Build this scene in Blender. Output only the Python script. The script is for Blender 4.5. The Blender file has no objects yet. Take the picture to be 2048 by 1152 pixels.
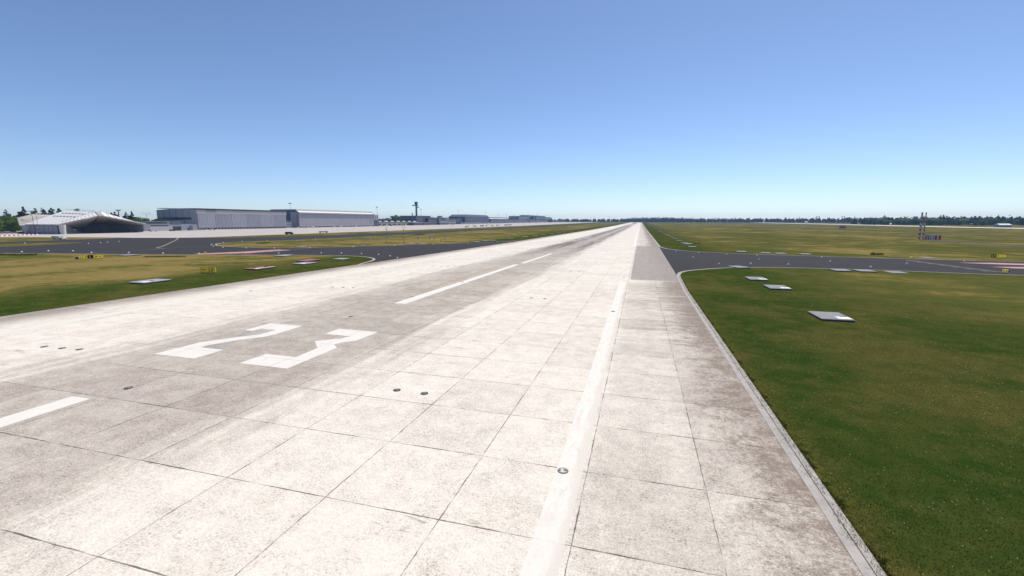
import bpy, bmesh, math, random
import numpy as np
from mathutils import Vector, Matrix
R = math.radians
random.seed(7); rng = np.random.default_rng(11)
scene = bpy.context.scene

# ---------------------------------------------------------------- camera, sky, sun, exposure
cam = bpy.data.cameras.new('camera'); camo = bpy.data.objects.new('camera', cam)
scene.collection.objects.link(camo); scene.camera = camo
cam.sensor_width = 36.0; cam.lens = 914.77 / 2048 * 36
cam.clip_start = 0.1; cam.clip_end = 30000
camo.location = (0, 0, 8.68)
camo.rotation_euler = (R(90) - math.atan(133.5 / 914.77), 0, 0.271903)

SUN_EL, SUN_AZ = 58.0, 18.0           # azimuth measured from +Y towards +X
w = bpy.data.worlds.new('World'); scene.world = w; w.use_nodes = True
nt = w.node_tree; nt.nodes.clear()
sky = nt.nodes.new('ShaderNodeTexSky'); sky.sky_type = 'NISHITA'; sky.sun_disc = False
sky.sun_elevation = R(SUN_EL); sky.sun_rotation = R(SUN_AZ)
sky.altitude = 40; sky.air_density = 0.7; sky.dust_density = 0.25; sky.ozone_density = 3.8
bg = nt.nodes.new('ShaderNodeBackground'); bg.inputs['Strength'].default_value = 0.116
wo = nt.nodes.new('ShaderNodeOutputWorld')
tint = nt.nodes.new('ShaderNodeVectorMath'); tint.operation = 'MULTIPLY'; tint.inputs[1].default_value = (.985, .985, 1.015)
nt.links.new(sky.outputs[0], tint.inputs[0]); nt.links.new(tint.outputs[0], bg.inputs[0]); nt.links.new(bg.outputs[0], wo.inputs[0])
sun = bpy.data.lights.new('sun', 'SUN'); sun.energy = 4.2; sun.angle = R(0.53); sun.color = (1.0, 0.955, 0.89)
suno = bpy.data.objects.new('sun', sun); scene.collection.objects.link(suno)
sd = Vector((math.sin(R(SUN_AZ)) * math.cos(R(SUN_EL)), math.cos(R(SUN_AZ)) * math.cos(R(SUN_EL)), math.sin(R(SUN_EL))))
suno.rotation_euler = sd.to_track_quat('Z', 'Y').to_euler(); suno.location = (0, 0, 200)
scene.view_settings.view_transform = 'Standard'; scene.view_settings.look = 'None'
scene.view_settings.gamma = 1; scene.view_settings.exposure = 0.25
scene.render.resolution_x = 1024; scene.render.resolution_y = 576
scene.cycles.max_bounces = 5; scene.cycles.diffuse_bounces = 2; scene.cycles.volume_bounces = 0
scene.cycles.use_denoising = True

# ---------------------------------------------------------------- terrain profile (gentle, planar per cell)
A_, B_ = -0.01109155, -0.00388606
FX = [(-9000, 1.5), (-600, 1.5), (-420, 1.3), (-200, .9), (-120, .85), (-70, .80), (-52, -52 * A_), (8, 8 * A_), (60, -.5), (300, -.6), (600, -.4), (1500, 0.), (9000, 0.)]
GY = [(-1500, .5), (-300, .5), (-100, -100 * B_), (200, 200 * B_), (550, -1.3), (1000, -1.0), (1300, -.2), (2000, 1.3), (2700, 2.5), (4500, 3.5), (9000, 3.5)]
fx_ = list(zip(*FX)); gy_ = list(zip(*GY))
def hf(x, y): return np.interp(x, *fx_) + np.interp(y, *gy_)
def H(x, y): return float(hf(x, y))

# ---------------------------------------------------------------- material helpers
class V:
    """tiny wrapper so shader maths can be written as expressions"""
    def __init__(s, t, k): s.t = t; s.k = k
    def _m(s, op, *a):
        n = s.t.nodes.new('ShaderNodeMath'); n.operation = op
        for i, q in enumerate((s,) + a):
            if isinstance(q, V): s.t.links.new(q.k, n.inputs[i])
            else: n.inputs[i].default_value = float(q)
        return V(s.t, n.outputs[0])
    def __add__(s, o): return s._m('ADD', o)
    __radd__ = __add__
    def __sub__(s, o): return s._m('SUBTRACT', o)
    def __rsub__(s, o): return (s * -1) + o
    def __mul__(s, o): return s._m('MULTIPLY', o)
    __rmul__ = __mul__
    def __truediv__(s, o): return s._m('DIVIDE', o)
    def abs(s): return s._m('ABSOLUTE')
    def floor(s): return s._m('FLOOR')
    def frac(s): return s._m('FRACT')
    def mn(s, o): return s._m('MINIMUM', o)
    def mx(s, o): return s._m('MAXIMUM', o)
    def pw(s, o): return s._m('POWER', o)
    def ss(s, a, b):
        n = s.t.nodes.new('ShaderNodeMapRange'); n.interpolation_type = 'SMOOTHSTEP'
        s.t.links.new(s.k, n.inputs['Value'])
        if a < b: n.inputs['From Min'].default_value = a; n.inputs['From Max'].default_value = b
        else:
            n.inputs['From Min'].default_value = b; n.inputs['From Max'].default_value = a
            n.inputs['To Min'].default_value = 1; n.inputs['To Max'].default_value = 0
        return V(s.t, n.outputs['Result'])
class M:
    def __init__(s, name, rough=.85, spec=.3):
        s.m = bpy.data.materials.new(name); s.m.use_nodes = True; s.t = s.m.node_tree
        s.b = s.t.nodes['Principled BSDF']; s.b.inputs['Roughness'].default_value = rough
        s.b.inputs['Specular IOR Level'].default_value = spec
        s.c = s.t.nodes.new('ShaderNodeTexCoord')
    def xyz(s, which='Object'):
        n = s.t.nodes.new('ShaderNodeSeparateXYZ'); s.t.links.new(s.c.outputs[which], n.inputs[0])
        return [V(s.t, o) for o in n.outputs]
    def vec(s, x, y, z=0.):
        n = s.t.nodes.new('ShaderNodeCombineXYZ')
        for i, q in enumerate((x, y, z)):
            if isinstance(q, V): s.t.links.new(q.k, n.inputs[i])
            else: n.inputs[i].default_value = q
        return n.outputs[0]
    def noise(s, vec, scale, detail=3, rough=.55, dist=0.):
        n = s.t.nodes.new('ShaderNodeTexNoise'); s.t.links.new(vec, n.inputs['Vector'])
        n.inputs['Scale'].default_value = scale; n.inputs['Detail'].default_value = detail
        n.inputs['Roughness'].default_value = rough; n.inputs['Distortion'].default_value = dist
        return V(s.t, n.outputs[0])
    def white(s, vec):
        n = s.t.nodes.new('ShaderNodeTexWhiteNoise'); s.t.links.new(vec, n.inputs['Vector']); return V(s.t, n.outputs['Value'])
    def mix(s, a, b, f):
        n = s.t.nodes.new('ShaderNodeMix'); n.data_type = 'RGBA'
        for q, i in ((f, 0), (a, 6), (b, 7)):
            if isinstance(q, V): s.t.links.new(q.k, n.inputs[i])
            elif hasattr(q, 'is_output'): s.t.links.new(q, n.inputs[i])
            elif isinstance(q, tuple): n.inputs[i].default_value = q + (1,)
            else: n.inputs[i].default_value = q
        return n.outputs[2]
    def scale(s, col, f):
        n = s.t.nodes.new('ShaderNodeVectorMath'); n.operation = 'SCALE'
        if hasattr(col, 'is_output'): s.t.links.new(col, n.inputs[0])
        else: n.inputs[0].default_value = col
        s.t.links.new(f.k, n.inputs['Scale']); return n.outputs[0]
    def out(s, col):
        if hasattr(col, 'is_output'): s.t.links.new(col, s.b.inputs['Base Color'])
        else: s.b.inputs['Base Color'].default_value = tuple(col) + (1,)
        return s.m
    def bump(s, h, strength=.3, dist=.02):
        n = s.t.nodes.new('ShaderNodeBump'); n.inputs['Strength'].default_value = strength; n.inputs['Distance'].default_value = dist
        s.t.links.new(h.k, n.inputs['Height']); s.t.links.new(n.outputs[0], s.b.inputs['Normal'])

def plain(name, col, rough=.7, spec=.3, var=.12, sc=.8, metal=0.):
    m = M(name, rough, spec); x, y, z = m.xyz('Object')
    v = m.noise(m.vec(x, y, z), sc, 4, .6); v2 = m.noise(m.vec(x * 1.0, y * 1.0, z * .25), sc * 5, 2)
    m.b.inputs['Metallic'].default_value = metal
    return m.out(m.scale(col, (v - .5) * (2.4 * var) + (v2 - .5) * var + 1.0))

# runway concrete: slabs of 3.88 x 3.84 m with open joints, tyre wear, rubber, dirty shoulders
def runway_material():
    m = M('runway_concrete', .9, .2); x, y, z = m.xyz()
    p = m.vec(x, y)
    jx, jy = 3.876499, 3.841319
    wob = (m.noise(p, 1.7, 3, .7) - .5) * .07
    gx = (x + wob + 5.351) / jx; gy = (y + wob * .8 - 11.23) / jy
    dx = ((gx + .5).frac() - .5).abs() * jx; dy = ((gy + .5).frac() - .5).abs() * jy
    wn = m.noise(p, .55, 4, .75)                      # joint width / openness
    wid = wn.ss(.3, .75) * .024 + .006
    lx = (wid * .9 - dx) * 60 + .5; ly = (wid * 1.15 - dy) * 60 + .5
    lx = lx.mx(0).mn(1); ly = ly.mx(0).mn(1)
    fade = y.ss(230, 40) * .85 + .15
    lf = x.ss(-34, -26) * .55 + .45                   # joints are almost worn away on the left half
    joint = lx.mx(ly) * (wn.ss(.25, .6) * .7 + .25) * fade * lf
    smear = ((.25 - dx.mn(dy)) * 4).mx(0) * m.noise(p, 2.3, 3, .7).ss(.45, .8)
    cell = m.white(m.vec((gx).floor(), (gy).floor()))
    # tones
    base = (.672, .612, .520); dark = (.235, .190, .155); brown = (.215, .160, .120)
    grain = m.noise(p, 16, 3, .75); grain2 = m.noise(p, 5.0, 4, .72); blot = m.noise(p, .9, 5, .68); big = m.noise(p, .12, 3)
    fl_ = m.noise(p, 13, 2, .6); fleck = fl_.ss(.52, .68) * (blot.ss(.38, .66) * .85 + .15)
    streak = m.noise(m.vec(x * .9, y * .045), 1.0, 4, .65)
    streak2 = m.noise(m.vec(x * 2.6, y * .02), 1.0, 4, .7)
    band = (x + (streak - .5) * 9 + 24.4).abs().ss(10.5, 6.0)
    band = band * (y.ss(260, 60) * .35 + .65)
    shr = x.ss(-1.9, -.9) * .34 + x.ss(1.4, 5.6) * .55 + (x + (blot - .5) * 4 + (grain2 - .5) * 6 + (grain - .5) * 4).ss(3.2, 6.2) * .36
    shr = shr * (big.ss(.25, .75) * .7 + .65)
    shl = (x + (blot - .5) * 3).ss(-47.2, -52.0) * .95
    tone = band * .54 + shr * .72 + shl * .8 + (cell - .5) * .19 + (blot - .5) * .45 + (grain2 - .5) * .45 + (grain - .5) * 1.1 + fleck * .42 + big.ss(.4, .7) * .06 + .05
    tone = tone + x.ss(-1, 1) * m.noise(m.vec(x * .12, y * 1.1), 1, 4, .7).ss(.42, .68) * y.ss(22, 40) * .30
    tone = tone.mx(0).mn(1)
    col = m.mix(base, dark, tone)
    col = m.mix(col, brown, ((x + (blot - .5) * 5 + (grain2 - .5) * 5).ss(2.2, 6.2) * (blot + grain2 * .6).ss(.66, 1.0) * .75).mx(m.noise(p, 1.1, 6, .78).ss(.56, .74) * .50))
    # pinkish / ochre fine tint
    col = m.mix(col, (.50, .40, .34), (m.noise(p, 3.1, 4, .7).ss(.5, .75)) * .30)
    # newer darker patch of the right shoulder beside the taxiway
    pm = x.ss(-1.3, -1.15) * y.ss(72.4, 72.8) * y.ss(180.4, 180.0)
    col = m.mix(col, m.scale((.275, .24, .212), (m.noise(m.vec(x * 1.3, y * .05), 1, 3) - .5) * .35 + (m.noise(m.vec(x*.05, y * 1.3), 1, 3) - .5) * .3 + 1.0), pm * .85)
    # rubber deposits
    wv = (streak - .5) * 5
    rb = ((x + 28.6 + wv).abs().ss(5.0, 1.2)).mx((x + 19.6 + wv).abs().ss(3.0, .6) * .9).mx((x + 24.4).abs().ss(9.5, 4) * .45) * y.ss(85, 185) * y.ss(1500, 800)
    rb2 = ((x + 22.5).abs().ss(9.5, 2.0)) * y.ss(1350, 1600) * y.ss(2500, 2000)
    rub = (rb.mx(rb2)) * (streak2.ss(.36, .58) * .8 + .22)
    rfine = ((x + 24.0).abs().ss(13, 4)) * y.ss(60, 160) * streak2.ss(.56, .70) * y.ss(900, 300) * .55
    col = m.mix(col, (.080, .074, .070), (rub.mx(rfine * 1.3)).mn(.86))
    col = m.scale(col, (grain - .5) * -.48 + (grain2 - .5) * -.32 + (blot - .5) * -.20 - fleck * .16 + 1.02)
    # joints
    col = m.mix(col, (.30, .24, .19), smear * .22 * fade)
    col = m.mix(col, (.060, .045, .034), joint * .9)
    # small dark spots and scuffs
    sp = m.noise(p, 2.7, 2, .5).ss(.77, .82)
    col = m.mix(col, (.2, .17, .15), sp * .6)
    sc = m.noise(m.vec(x * 1.6 + y * .5, y * 5.0), .55, 3, .6, .6).ss(.62, .74) * m.noise(p, .22, 2).ss(.50, .62)
    col = m.mix(col, (.24, .19, .15), sc * .6)
    m.bump(grain * .5 - joint * 2.5, .22, .01)
    return m.out(col)

def stripe_material(name, col, under, wear=.35, edge=False):
    m = M(name, .8, .25); x, y, z = m.xyz(); p = m.vec(x, y)
    n = m.noise(m.vec(x * 3.0, y * .7), 1.5, 5, .75); n2 = m.noise(p, 9, 3, .7); b = m.noise(p, .6, 3)
    f = (n.ss(.47, .72) * b.ss(.3, .65) * wear + (n2 - .5) * .20).mx(0).mn(1)
    if edge:
        d = m.noise(m.vec(x * 2.2, y * .5), 1.3, 4, .75)
        f = f.mx((x + (d - .5) * .9).ss(-2.05, -1.70) * .9).mx(((y * .16).frac()).ss(.86, .97) * d.ss(.4, .6) * .6).mn(1)
    if name.endswith('white_paint') or edge:
        ax = (((x + 5.351) / 3.876499 + .5).frac() - .5).abs() * 3.8765; ay = (((y - 11.23) / 3.841319 + .5).frac() - .5).abs() * 3.8413
        jn = ((.014 - ax.mn(ay)) * 60 + .5).mx(0).mn(.7) * (1.0 if not edge else .2)
        return m.out(m.mix(m.mix(m.scale(col, (n2 - .5) * .22 + (b - .5) * .12 + 1.0), under, f), (.22, .19, .16), jn))
    return m.out(m.mix(col, under, f))

def grass_material(name='grass_field', base_dry=0.0):
    m = M(name, 1.0, 0.); x, y, z = m.xyz(); p = m.vec(x, y)
    g1 = (.026, .050, .008); g2 = (.076, .072, .019); dry = (.225, .165, .060); ochre = (.135, .115, .032); dk = (.018, .042, .006)
    n_big = m.noise(p, .018, 4, .55, .4); n_mid = m.noise(p, .085, 5, .62, .3); n_sm = m.noise(p, .6, 5, .65); n_f = m.noise(p, 4.5, 4, .75); n_ff = m.noise(p, 22, 2, .7)
    str_ = m.noise(m.vec(x * .05, y * .012), 1.0, 4, .6)
    away = (x - 6).mx((-52.0 - x)) # metres out from the pavement edge
    left = x.ss(-52, -53)
    far = y.ss(95, 240)
    reach_r = away.ss(9, 34) * (y.ss(28, 72) * .9 + .10) * (y.ss(103, 96) * .4 + .6) + far * away.ss(3, 22) * .4
    reach_l = away.ss(7, 22)
    reach = (reach_l * left * .95).mx(reach_r * (1 - left) * (1 - y.ss(140, 260) * .12))
    island = 0
    d = (n_mid - .5) * 2.3 + (n_big - .5) * 1.9 + (n_sm - .5) * .9 + (str_ - .5) * .8
    strips = m.noise(m.vec(x * .016, y * .004), 1.0, 3, .6, .5)
    d = d + (strips - .5) * 1.6
    dryness = (reach * .84 - .46 + d * (reach * .95 + .20)).ss(-.22, .92)
    col = m.mix(g1, g2, (n_sm.ss(.35, .65) * .40 + n_mid.ss(.42, .60) * .70).mn(1))
    col = m.mix(col, (.108, .102, .030), reach * .55)
    col = m.mix(col, dk, n_f.ss(.5, .78) * .45)
    col = m.mix(col, ochre, dryness * .95 + n_f.ss(.55, .8) * .12)
    col = m.mix(col, dry, (dryness - .45).mx(0) * 1.5)
    col = m.mix(col, (.11, .085, .022), away.ss(1.6, .1) * n_f.ss(.4, .62) * .8)   # earthy rim by the kerb
    s = (n_f - .5) * .75 + (n_ff - .5) * .55 + (n_sm - .5) * .35 + 1.0
    m.bump(n_f + n_ff * .5, .7, .06)
    return m.out(m.scale(col, s))

def asphalt_material(name, c=(.058, .057, .063), streaky=.3):
    m = M(name, .95, .08); x, y, z = m.xyz(); p = m.vec(x, y)
    a = m.noise(m.vec(x * .07, y * .6), 1, 4, .6); b = m.noise(p, .15, 4, .6); f = m.noise(p, 6, 3, .7)
    lane = m.noise(m.vec(x * .002, y * .45), 1, 2)
    return m.out(m.scale(c, (a - .5) * streaky + (b - .5) * .4 + (f - .5) * .2 + (lane - .5) * .3 + 1.0))

def apron_material():
    m = M('apron_concrete', .9, .2); x, y, z = m.xyz(); p = m.vec(x, y)
    a = m.noise(m.vec(x * .22, y * .02), 1, 4, .6); b = m.noise(p, .05, 4, .6); f = m.noise(p, 2, 3, .7)
    j = ((x / 7.5).frac() - .5).abs().ss(.475, .495)
    c = m.mix((.50, .445, .405), (.31, .275, .25), ((a - .5) * 1.6 + (b - .5) * 1.2 + (f - .5) * .4 + .35).mx(0).mn(1))
    return m.out(m.mix(c, (.2, .18, .16), j * .5))

def foliage_material(name, c1, c2, tr=.35):
    m = M(name, .9, .15); x, y, z = m.xyz()
    oi = m.t.nodes.new('ShaderNodeObjectInfo'); rnd = V(m.t, oi.outputs['Random'])
    n = m.noise(m.vec(x, y, z), .35, 4, .7); n2 = m.noise(m.vec(x, y, z), 1.6, 2, .6)
    f = (n.ss(.35, .68) * .7 + (rnd - .5) * .6 + (n2 - .5) * .5).mx(0).mn(1)
    col = m.scale(m.mix(c1, c2, f), (rnd - .5) * .4 + 1.0)
    tn = m.t.nodes.new('ShaderNodeBsdfTranslucent'); mx = m.t.nodes.new('ShaderNodeMixShader'); mx.inputs[0].default_value = tr
    m.t.links.new(col, tn.inputs[0]); o_ = [n for n in m.t.nodes if n.type == 'OUTPUT_MATERIAL'][0]
    m.t.links.new(m.b.outputs[0], mx.inputs[1]); m.t.links.new(tn.outputs[0], mx.inputs[2]); m.t.links.new(mx.outputs[0], o_.inputs[0])
    return m.out(col)

MT = {}
MT['runway'] = runway_material()
MT['grass'] = grass_material()
MT['asphalt'] = asphalt_material('asphalt', (.041, .0385, .039))
MT['road'] = asphalt_material('service_road_asphalt', (.075, .07, .065), .5)
MT['apron'] = apron_material()
MT['far_runway'] = plain('far_runway_concrete', (.60, .56, .50), .9, .2, .1, .05)
MT['kerb'] = plain('kerb_concrete', (.36, .33, .295), .9, .2, .3, 1.6)
MT['kerb_dark'] = plain('kerb_joint', (.11, .095, .08), .9, .2, .3, 3)
MT['white_paint'] = stripe_material('white_runway_paint', (.67, .62, .54), (.58, .53, .45), 1.5)
MT['worn_paint'] = stripe_material('worn_side_stripe_paint', (.69, .64, .565), (.60, .545, .465), 1.9, True)
MT['number_paint'] = stripe_material('fresh_white_paint', (.68, .635, .57), (.49, .44, .38), .65)
MT['yellow_paint'] = stripe_material('yellow_line_paint', (.36, .27, .11), (.30, .27, .23), .9)
MT['yellow_faded'] = stripe_material('faded_yellow_paint', (.19, .165, .105), (.08, .075, .072), .8)
MT['red_paint'] = stripe_material('faded_red_paint', (.42, .20, .17), (.58, .50, .47), 1.3)
MT['crack_seal'] = plain('asphalt_seam', (.085, .083, .086), .9, .2, .3, .5)
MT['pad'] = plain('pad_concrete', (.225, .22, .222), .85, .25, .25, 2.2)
MT['pad_side_shaded'] = plain('pad_concrete_shaded', (.10, .10, .105), .9, .2, .25, 2)  # pad concrete darkened: shade of the sides put into the colour
MT['pad_plate'] = plain('pad_white_plate', (.70, .69, .62), .6, .3, .1, 2)
MT['pad_blue'] = plain('pad_blueish_concrete', (.29, .30, .31), .7, .3, .2, 2)
MT['pad_red'] = plain('pad_red_cover', (.30, .10, .10), .7, .3, .3, 2)
MT['dark_metal'] = plain('dark_metal', (.06, .057, .05), .5, .5, .2, 8)
MT['ring_metal'] = plain('worn_light_ring', (.16, .145, .12), .5, .5, .5, 14)
MT['lens'] = plain('light_lens', (.62, .60, .54), .25, .6, .1, 9)
MT['white'] = plain('white_plastic', (.78, .78, .76), .5, .4, .06, 3)
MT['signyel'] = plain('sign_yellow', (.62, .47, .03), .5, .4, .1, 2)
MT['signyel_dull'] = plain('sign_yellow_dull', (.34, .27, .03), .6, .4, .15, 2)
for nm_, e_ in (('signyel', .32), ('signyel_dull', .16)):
    b_ = MT[nm_].node_tree.nodes['Principled BSDF']; b_.inputs['Emission Color'].default_value = (.80, .60, .05, 1); b_.inputs['Emission Strength'].default_value = e_  # added glow brightens the yellows on faces turned away from the sun
MT['black'] = plain('sign_black', (.02, .019, .016), .6, .3, .2, 3)
MT['red'] = plain('signal_red', (.50, .05, .05), .6, .4, .15, 2)
MT['offwhite'] = plain('mast_white', (.62, .61, .62), .6, .4, .1, 2)
MT['steel'] = plain('grey_steel', (.26, .27, .30), .5, .5, .15, 1)
MT['steel_dark'] = plain('dark_grey_steel', (.09, .10, .115), .5, .5, .15, 1)
MT['orange'] = plain('orange_plastic', (.80, .16, .04), .6, .4, .1, 3)
MT['panel'] = plain('hangar_grey_panel', (.30, .31, .345), .6, .35, .08, .12)
MT['panel_light'] = plain('hangar_light_cladding', (.47, .45, .44), .6, .35, .08, .1)
MT['door'] = plain('hangar_door_sheet', (.52, .51, .55), .5, .4, .10, .15)
MT['door_dark'] = plain('hangar_door_grey', (.42, .40, .42), .55, .4, .10, .15)
MT['door_b'] = plain('hangar_door_sheet_darker', (.46, .45, .485), .5, .4, .10, .15)
MT['navy'] = plain('navy_cladding', (.085, .105, .15), .6, .35, .12, .1)
MT['seam'] = plain('dark_seam', (.045, .048, .06), .7, .3, .1, 1)
MT['window'] = plain('dark_window', (.03, .036, .05), .2, .6, .2, .3)
MT['roof_white'] = plain('white_roof_sheet', (.66, .64, .62), .6, .3, .10, .3)
MT['roof_beige'] = plain('beige_underside', (.36, .33, .30), .8, .3, .10, .2)
MT['soffit'] = plain('grey_soffit', (.34, .315, .295), .8, .3, .12, .2)
MT['door_navy'] = plain('canopy_door', (.11, .12, .155), .6, .3, .12, .2)
MT['col_white'] = plain('painted_column', (.62, .60, .57), .7, .3, .08, .5)
MT['facade_a'] = plain('terminal_cladding', (.115, .13, .18), .6, .35, .15, .06)  # bluish shade of the far walls is put into the terminal base colours
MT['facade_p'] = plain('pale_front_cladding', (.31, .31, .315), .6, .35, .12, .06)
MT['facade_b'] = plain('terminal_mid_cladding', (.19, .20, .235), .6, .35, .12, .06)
MT['facade_c'] = plain('terminal_shaded_cladding', (.085, .105, .15), .5, .4, .2, .05)  # darkest of the terminal colours, wall shade included
MT['roof_grey'] = plain('flat_roof', (.22, .215, .21), .9, .2, .15, .1)
MT['brick'] = plain('brick_red', (.26, .13, .10), .9, .2, .2, .2)
MT['tower'] = plain('tower_concrete', (.13, .14, .165), .8, .3, .12, .1)
MT['car_white'] = plain('white_car_paint', (.66, .64, .61), .3, .5, .04, 1)
MT['car_dark'] = plain('dark_car_paint', (.03, .032, .038), .3, .5, .1, 1)
MT['car_grey'] = plain('grey_car_paint', (.28, .28, .33), .35, .5, .1, 1)
MT['tyre'] = plain('tyre_rubber', (.02, .02, .02), .9, .2, .1, 2)
MT['bark'] = plain('bark', (.09, .065, .045), .95, .1, .3, 1)
MT['conifer'] = foliage_material('conifer_needles', (.028, .058, .026), (.070, .125, .048))
MT['leaf'] = foliage_material('broadleaf_foliage', (.030, .066, .020), (.095, .165, .045))
MT['leaf_bright'] = foliage_material('bright_broadleaf_foliage', (.09, .15, .03), (.20, .29, .06), .5)
MT['wood'] = foliage_material('far_wood_foliage', (.012, .026, .016), (.034, .058, .028))
MT['blade'] = foliage_material('grass_blades', (.034, .052, .008), (.075, .076, .019), .5)
MT['flower'] = plain('clover_heads', (.34, .35, .18), .8, .2, .2, 3)
MT['hedge'] = foliage_material('low_weeds', (.07, .085, .02), (.13, .135, .04))

# ---------------------------------------------------------------- geometry helpers
class G:
    def __init__(s): s.v = []; s.f = []
    def add(s, vs, fs):
        o = len(s.v); s.v += [tuple(q) for q in vs]; s.f += [tuple(i + o for i in f) for f in fs]; return s
    def box(s, x0, x1, y0, y1, z0, z1):
        return s.add([(x0,y0,z0),(x1,y0,z0),(x1,y1,z0),(x0,y1,z0),(x0,y0,z1),(x1,y0,z1),(x1,y1,z1),(x0,y1,z1)],
                     [(0,3,2,1),(4,5,6,7),(0,1,5,4),(1,2,6,5),(2,3,7,6),(3,0,4,7)])
    def cyl(s, x, y, z0, z1, r0, r1=None, n=10):
        r1 = r0 if r1 is None else r1
        a = [2*math.pi*i/n for i in range(n)]
        vs = [(x+r0*math.cos(t), y+r0*math.sin(t), z0) for t in a] + [(x+r1*math.cos(t), y+r1*math.sin(t), z1) for t in a]
        return s.add(vs, [(i,(i+1)%n,n+(i+1)%n,n+i) for i in range(n)] + [tuple(range(n-1,-1,-1)), tuple(range(n,2*n))])
    def bar(s, a, b, r, r2=None, n=6):
        a = Vector(a); b = Vector(b); d = (b-a).normalized(); r2 = r if r2 is None else r2
        u = d.orthogonal().normalized(); w_ = d.cross(u)
        vs = []
        for c, rr in ((a, r), (b, r2)):
            for i in range(n):
                t = 2*math.pi*i/n; vs.append(c + u*rr*math.cos(t) + w_*rr*math.sin(t))
        return s.add(vs, [(i,(i+1)%n,n+(i+1)%n,n+i) for i in range(n)] + [tuple(range(n-1,-1,-1)), tuple(range(n,2*n))])
    def frustum(s, x0, x1, y0, y1, z0, z1, i):
        """box whose top is inset by i: a bevelled slab"""
        return s.add([(x0,y0,z0),(x1,y0,z0),(x1,y1,z0),(x0,y1,z0),(x0+i,y0+i,z1),(x1-i,y0+i,z1),(x1-i,y1-i,z1),(x0+i,y1-i,z1)],
                     [(0,3,2,1),(4,5,6,7),(0,1,5,4),(1,2,6,5),(2,3,7,6),(3,0,4,7)])
    def prism_y(s, prof, y0, y1):
        """profile of (x,z) extruded along y"""
        n = len(prof); vs = [(x, y0, z) for x, z in prof] + [(x, y1, z) for x, z in prof]
        return s.add(vs, [tuple(range(n)), tuple(range(2*n-1, n-1, -1))] + [(i, n+i, n+(i+1)%n, (i+1)%n) for i in range(n)])
    def slab(s, pts, t):
        """thick sheet: polygon pts in 3D given a thickness downwards"""
        n = len(pts); vs = list(pts) + [(x, y, z-t) for x, y, z in pts]
        return s.add(vs, [tuple(range(n)), tuple(range(2*n-1, n-1, -1))] + [(i, (i+1)%n, n+(i+1)%n, n+i) for i in range(n)])
    def quad(s, *p): return s.add(p, [tuple(range(len(p)))])
    def mesh(s, name, mat):
        me = bpy.data.meshes.new(name); me.from_pydata(s.v, [], s.f); me.update()
        bm = bmesh.new(); bm.from_mesh(me); bmesh.ops.recalc_face_normals(bm, faces=bm.faces); bm.to_mesh(me); bm.free()
        if mat: me.materials.append(MT[mat] if isinstance(mat, str) else mat)
        return me
    def build(s, name, mat, parent=None, **k):
        o = bpy.data.objects.new(name, s.mesh(name, mat)); scene.collection.objects.link(o)
        if parent: o.parent = parent
        if k: tag(o, **k)
        return o
def tag(o, label=None, cat=None, group=None, kind=None):
    if label: o['label'] = label
    if cat: o['category'] = cat
    if group: o['group'] = group
    if kind: o['kind'] = kind
    return o
def thing(name, x, y, label, cat, group=None, rz=0., z=None):
    o = bpy.data.objects.new(name, None); scene.collection.objects.link(o)
    o.location = (x, y, H(x, y) if z is None else z); o.rotation_euler = (0, 0, rz); o.empty_display_size = .5
    return tag(o, label, cat, group)
def copy_tree(o, parent=None):
    c = o.copy(); scene.collection.objects.link(c)
    if parent: c.parent = parent
    for ch in o.children: copy_tree(ch, c)
    return c
def place(proto, used, x, y, rz, label, group=None, z=None, s=None):
    o = copy_tree(proto) if used else proto
    o.location = (x, y, H(x, y) if z is None else z); o.rotation_euler = (0, 0, rz)
    if s: o.scale = s
    o['label'] = label
    if group: o['group'] = group
    return o
ORD = ['first','second','third','fourth','fifth','sixth','seventh','eighth','ninth','tenth','eleventh','twelfth','thirteenth','fourteenth','fifteenth','sixteenth','seventeenth','eighteenth','nineteenth','twentieth','twenty-first','twenty-second','twenty-third','twenty-fourth']

# ---------------------------------------------------------------- ground sheets
def sheet(name, polys, mat, dz, kind='structure', label=None, parent=None):
    bm = bmesh.new()
    for pts in polys:
        vs = [bm.verts.new((x, y, 0)) for x, y in pts]; f = bm.faces.new(vs)
    bmesh.ops.triangulate(bm, faces=bm.faces)
    xs = [v.co.x for v in bm.verts]; ys = [v.co.y for v in bm.verts]
    for bx, _ in FX:
        if min(xs) < bx < max(xs): bmesh.ops.bisect_plane(bm, geom=bm.verts[:]+bm.edges[:]+bm.faces[:], plane_co=(bx,0,0), plane_no=(1,0,0), dist=1e-5)
    for by, _ in GY:
        if min(ys) < by < max(ys): bmesh.ops.bisect_plane(bm, geom=bm.verts[:]+bm.edges[:]+bm.faces[:], plane_co=(0,by,0), plane_no=(0,1,0), dist=1e-5)
    for v in bm.verts: v.co.z = H(v.co.x, v.co.y) + dz
    bmesh.ops.recalc_face_normals(bm, faces=bm.faces)
    for f in bm.faces:
        if f.normal.z < 0: f.normal_flip()
    me = bpy.data.meshes.new(name); bm.to_mesh(me); bm.free(); me.materials.append(MT[mat])
    o = bpy.data.objects.new(name, me); scene.collection.objects.link(o)
    if parent: o.parent = parent
    if kind: o['kind'] = kind
    if label: o['label'] = label
    return o
def ribbon(pts, w0, w1=None, side=0):
    """quads along a polyline; side 0 = centred, 1 = to the left of travel"""
    w1 = w0 if w1 is None else w1
    P = [Vector(p) for p in pts]; n = len(P); L = []; Rr = []
    for i in range(n):
        d = (P[min(i+1, n-1)] - P[max(i-1, 0)]).normalized(); nn = Vector((-d.y, d.x)); ww = w0 + (w1-w0)*i/(n-1)
        if side: L.append(P[i] + nn*ww); Rr.append(P[i])
        else: L.append(P[i] + nn*ww/2); Rr.append(P[i] - nn*ww/2)
    return [[tuple(Rr[i]), tuple(Rr[i+1]), tuple(L[i+1]), tuple(L[i])] for i in range(n-1)]
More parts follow.
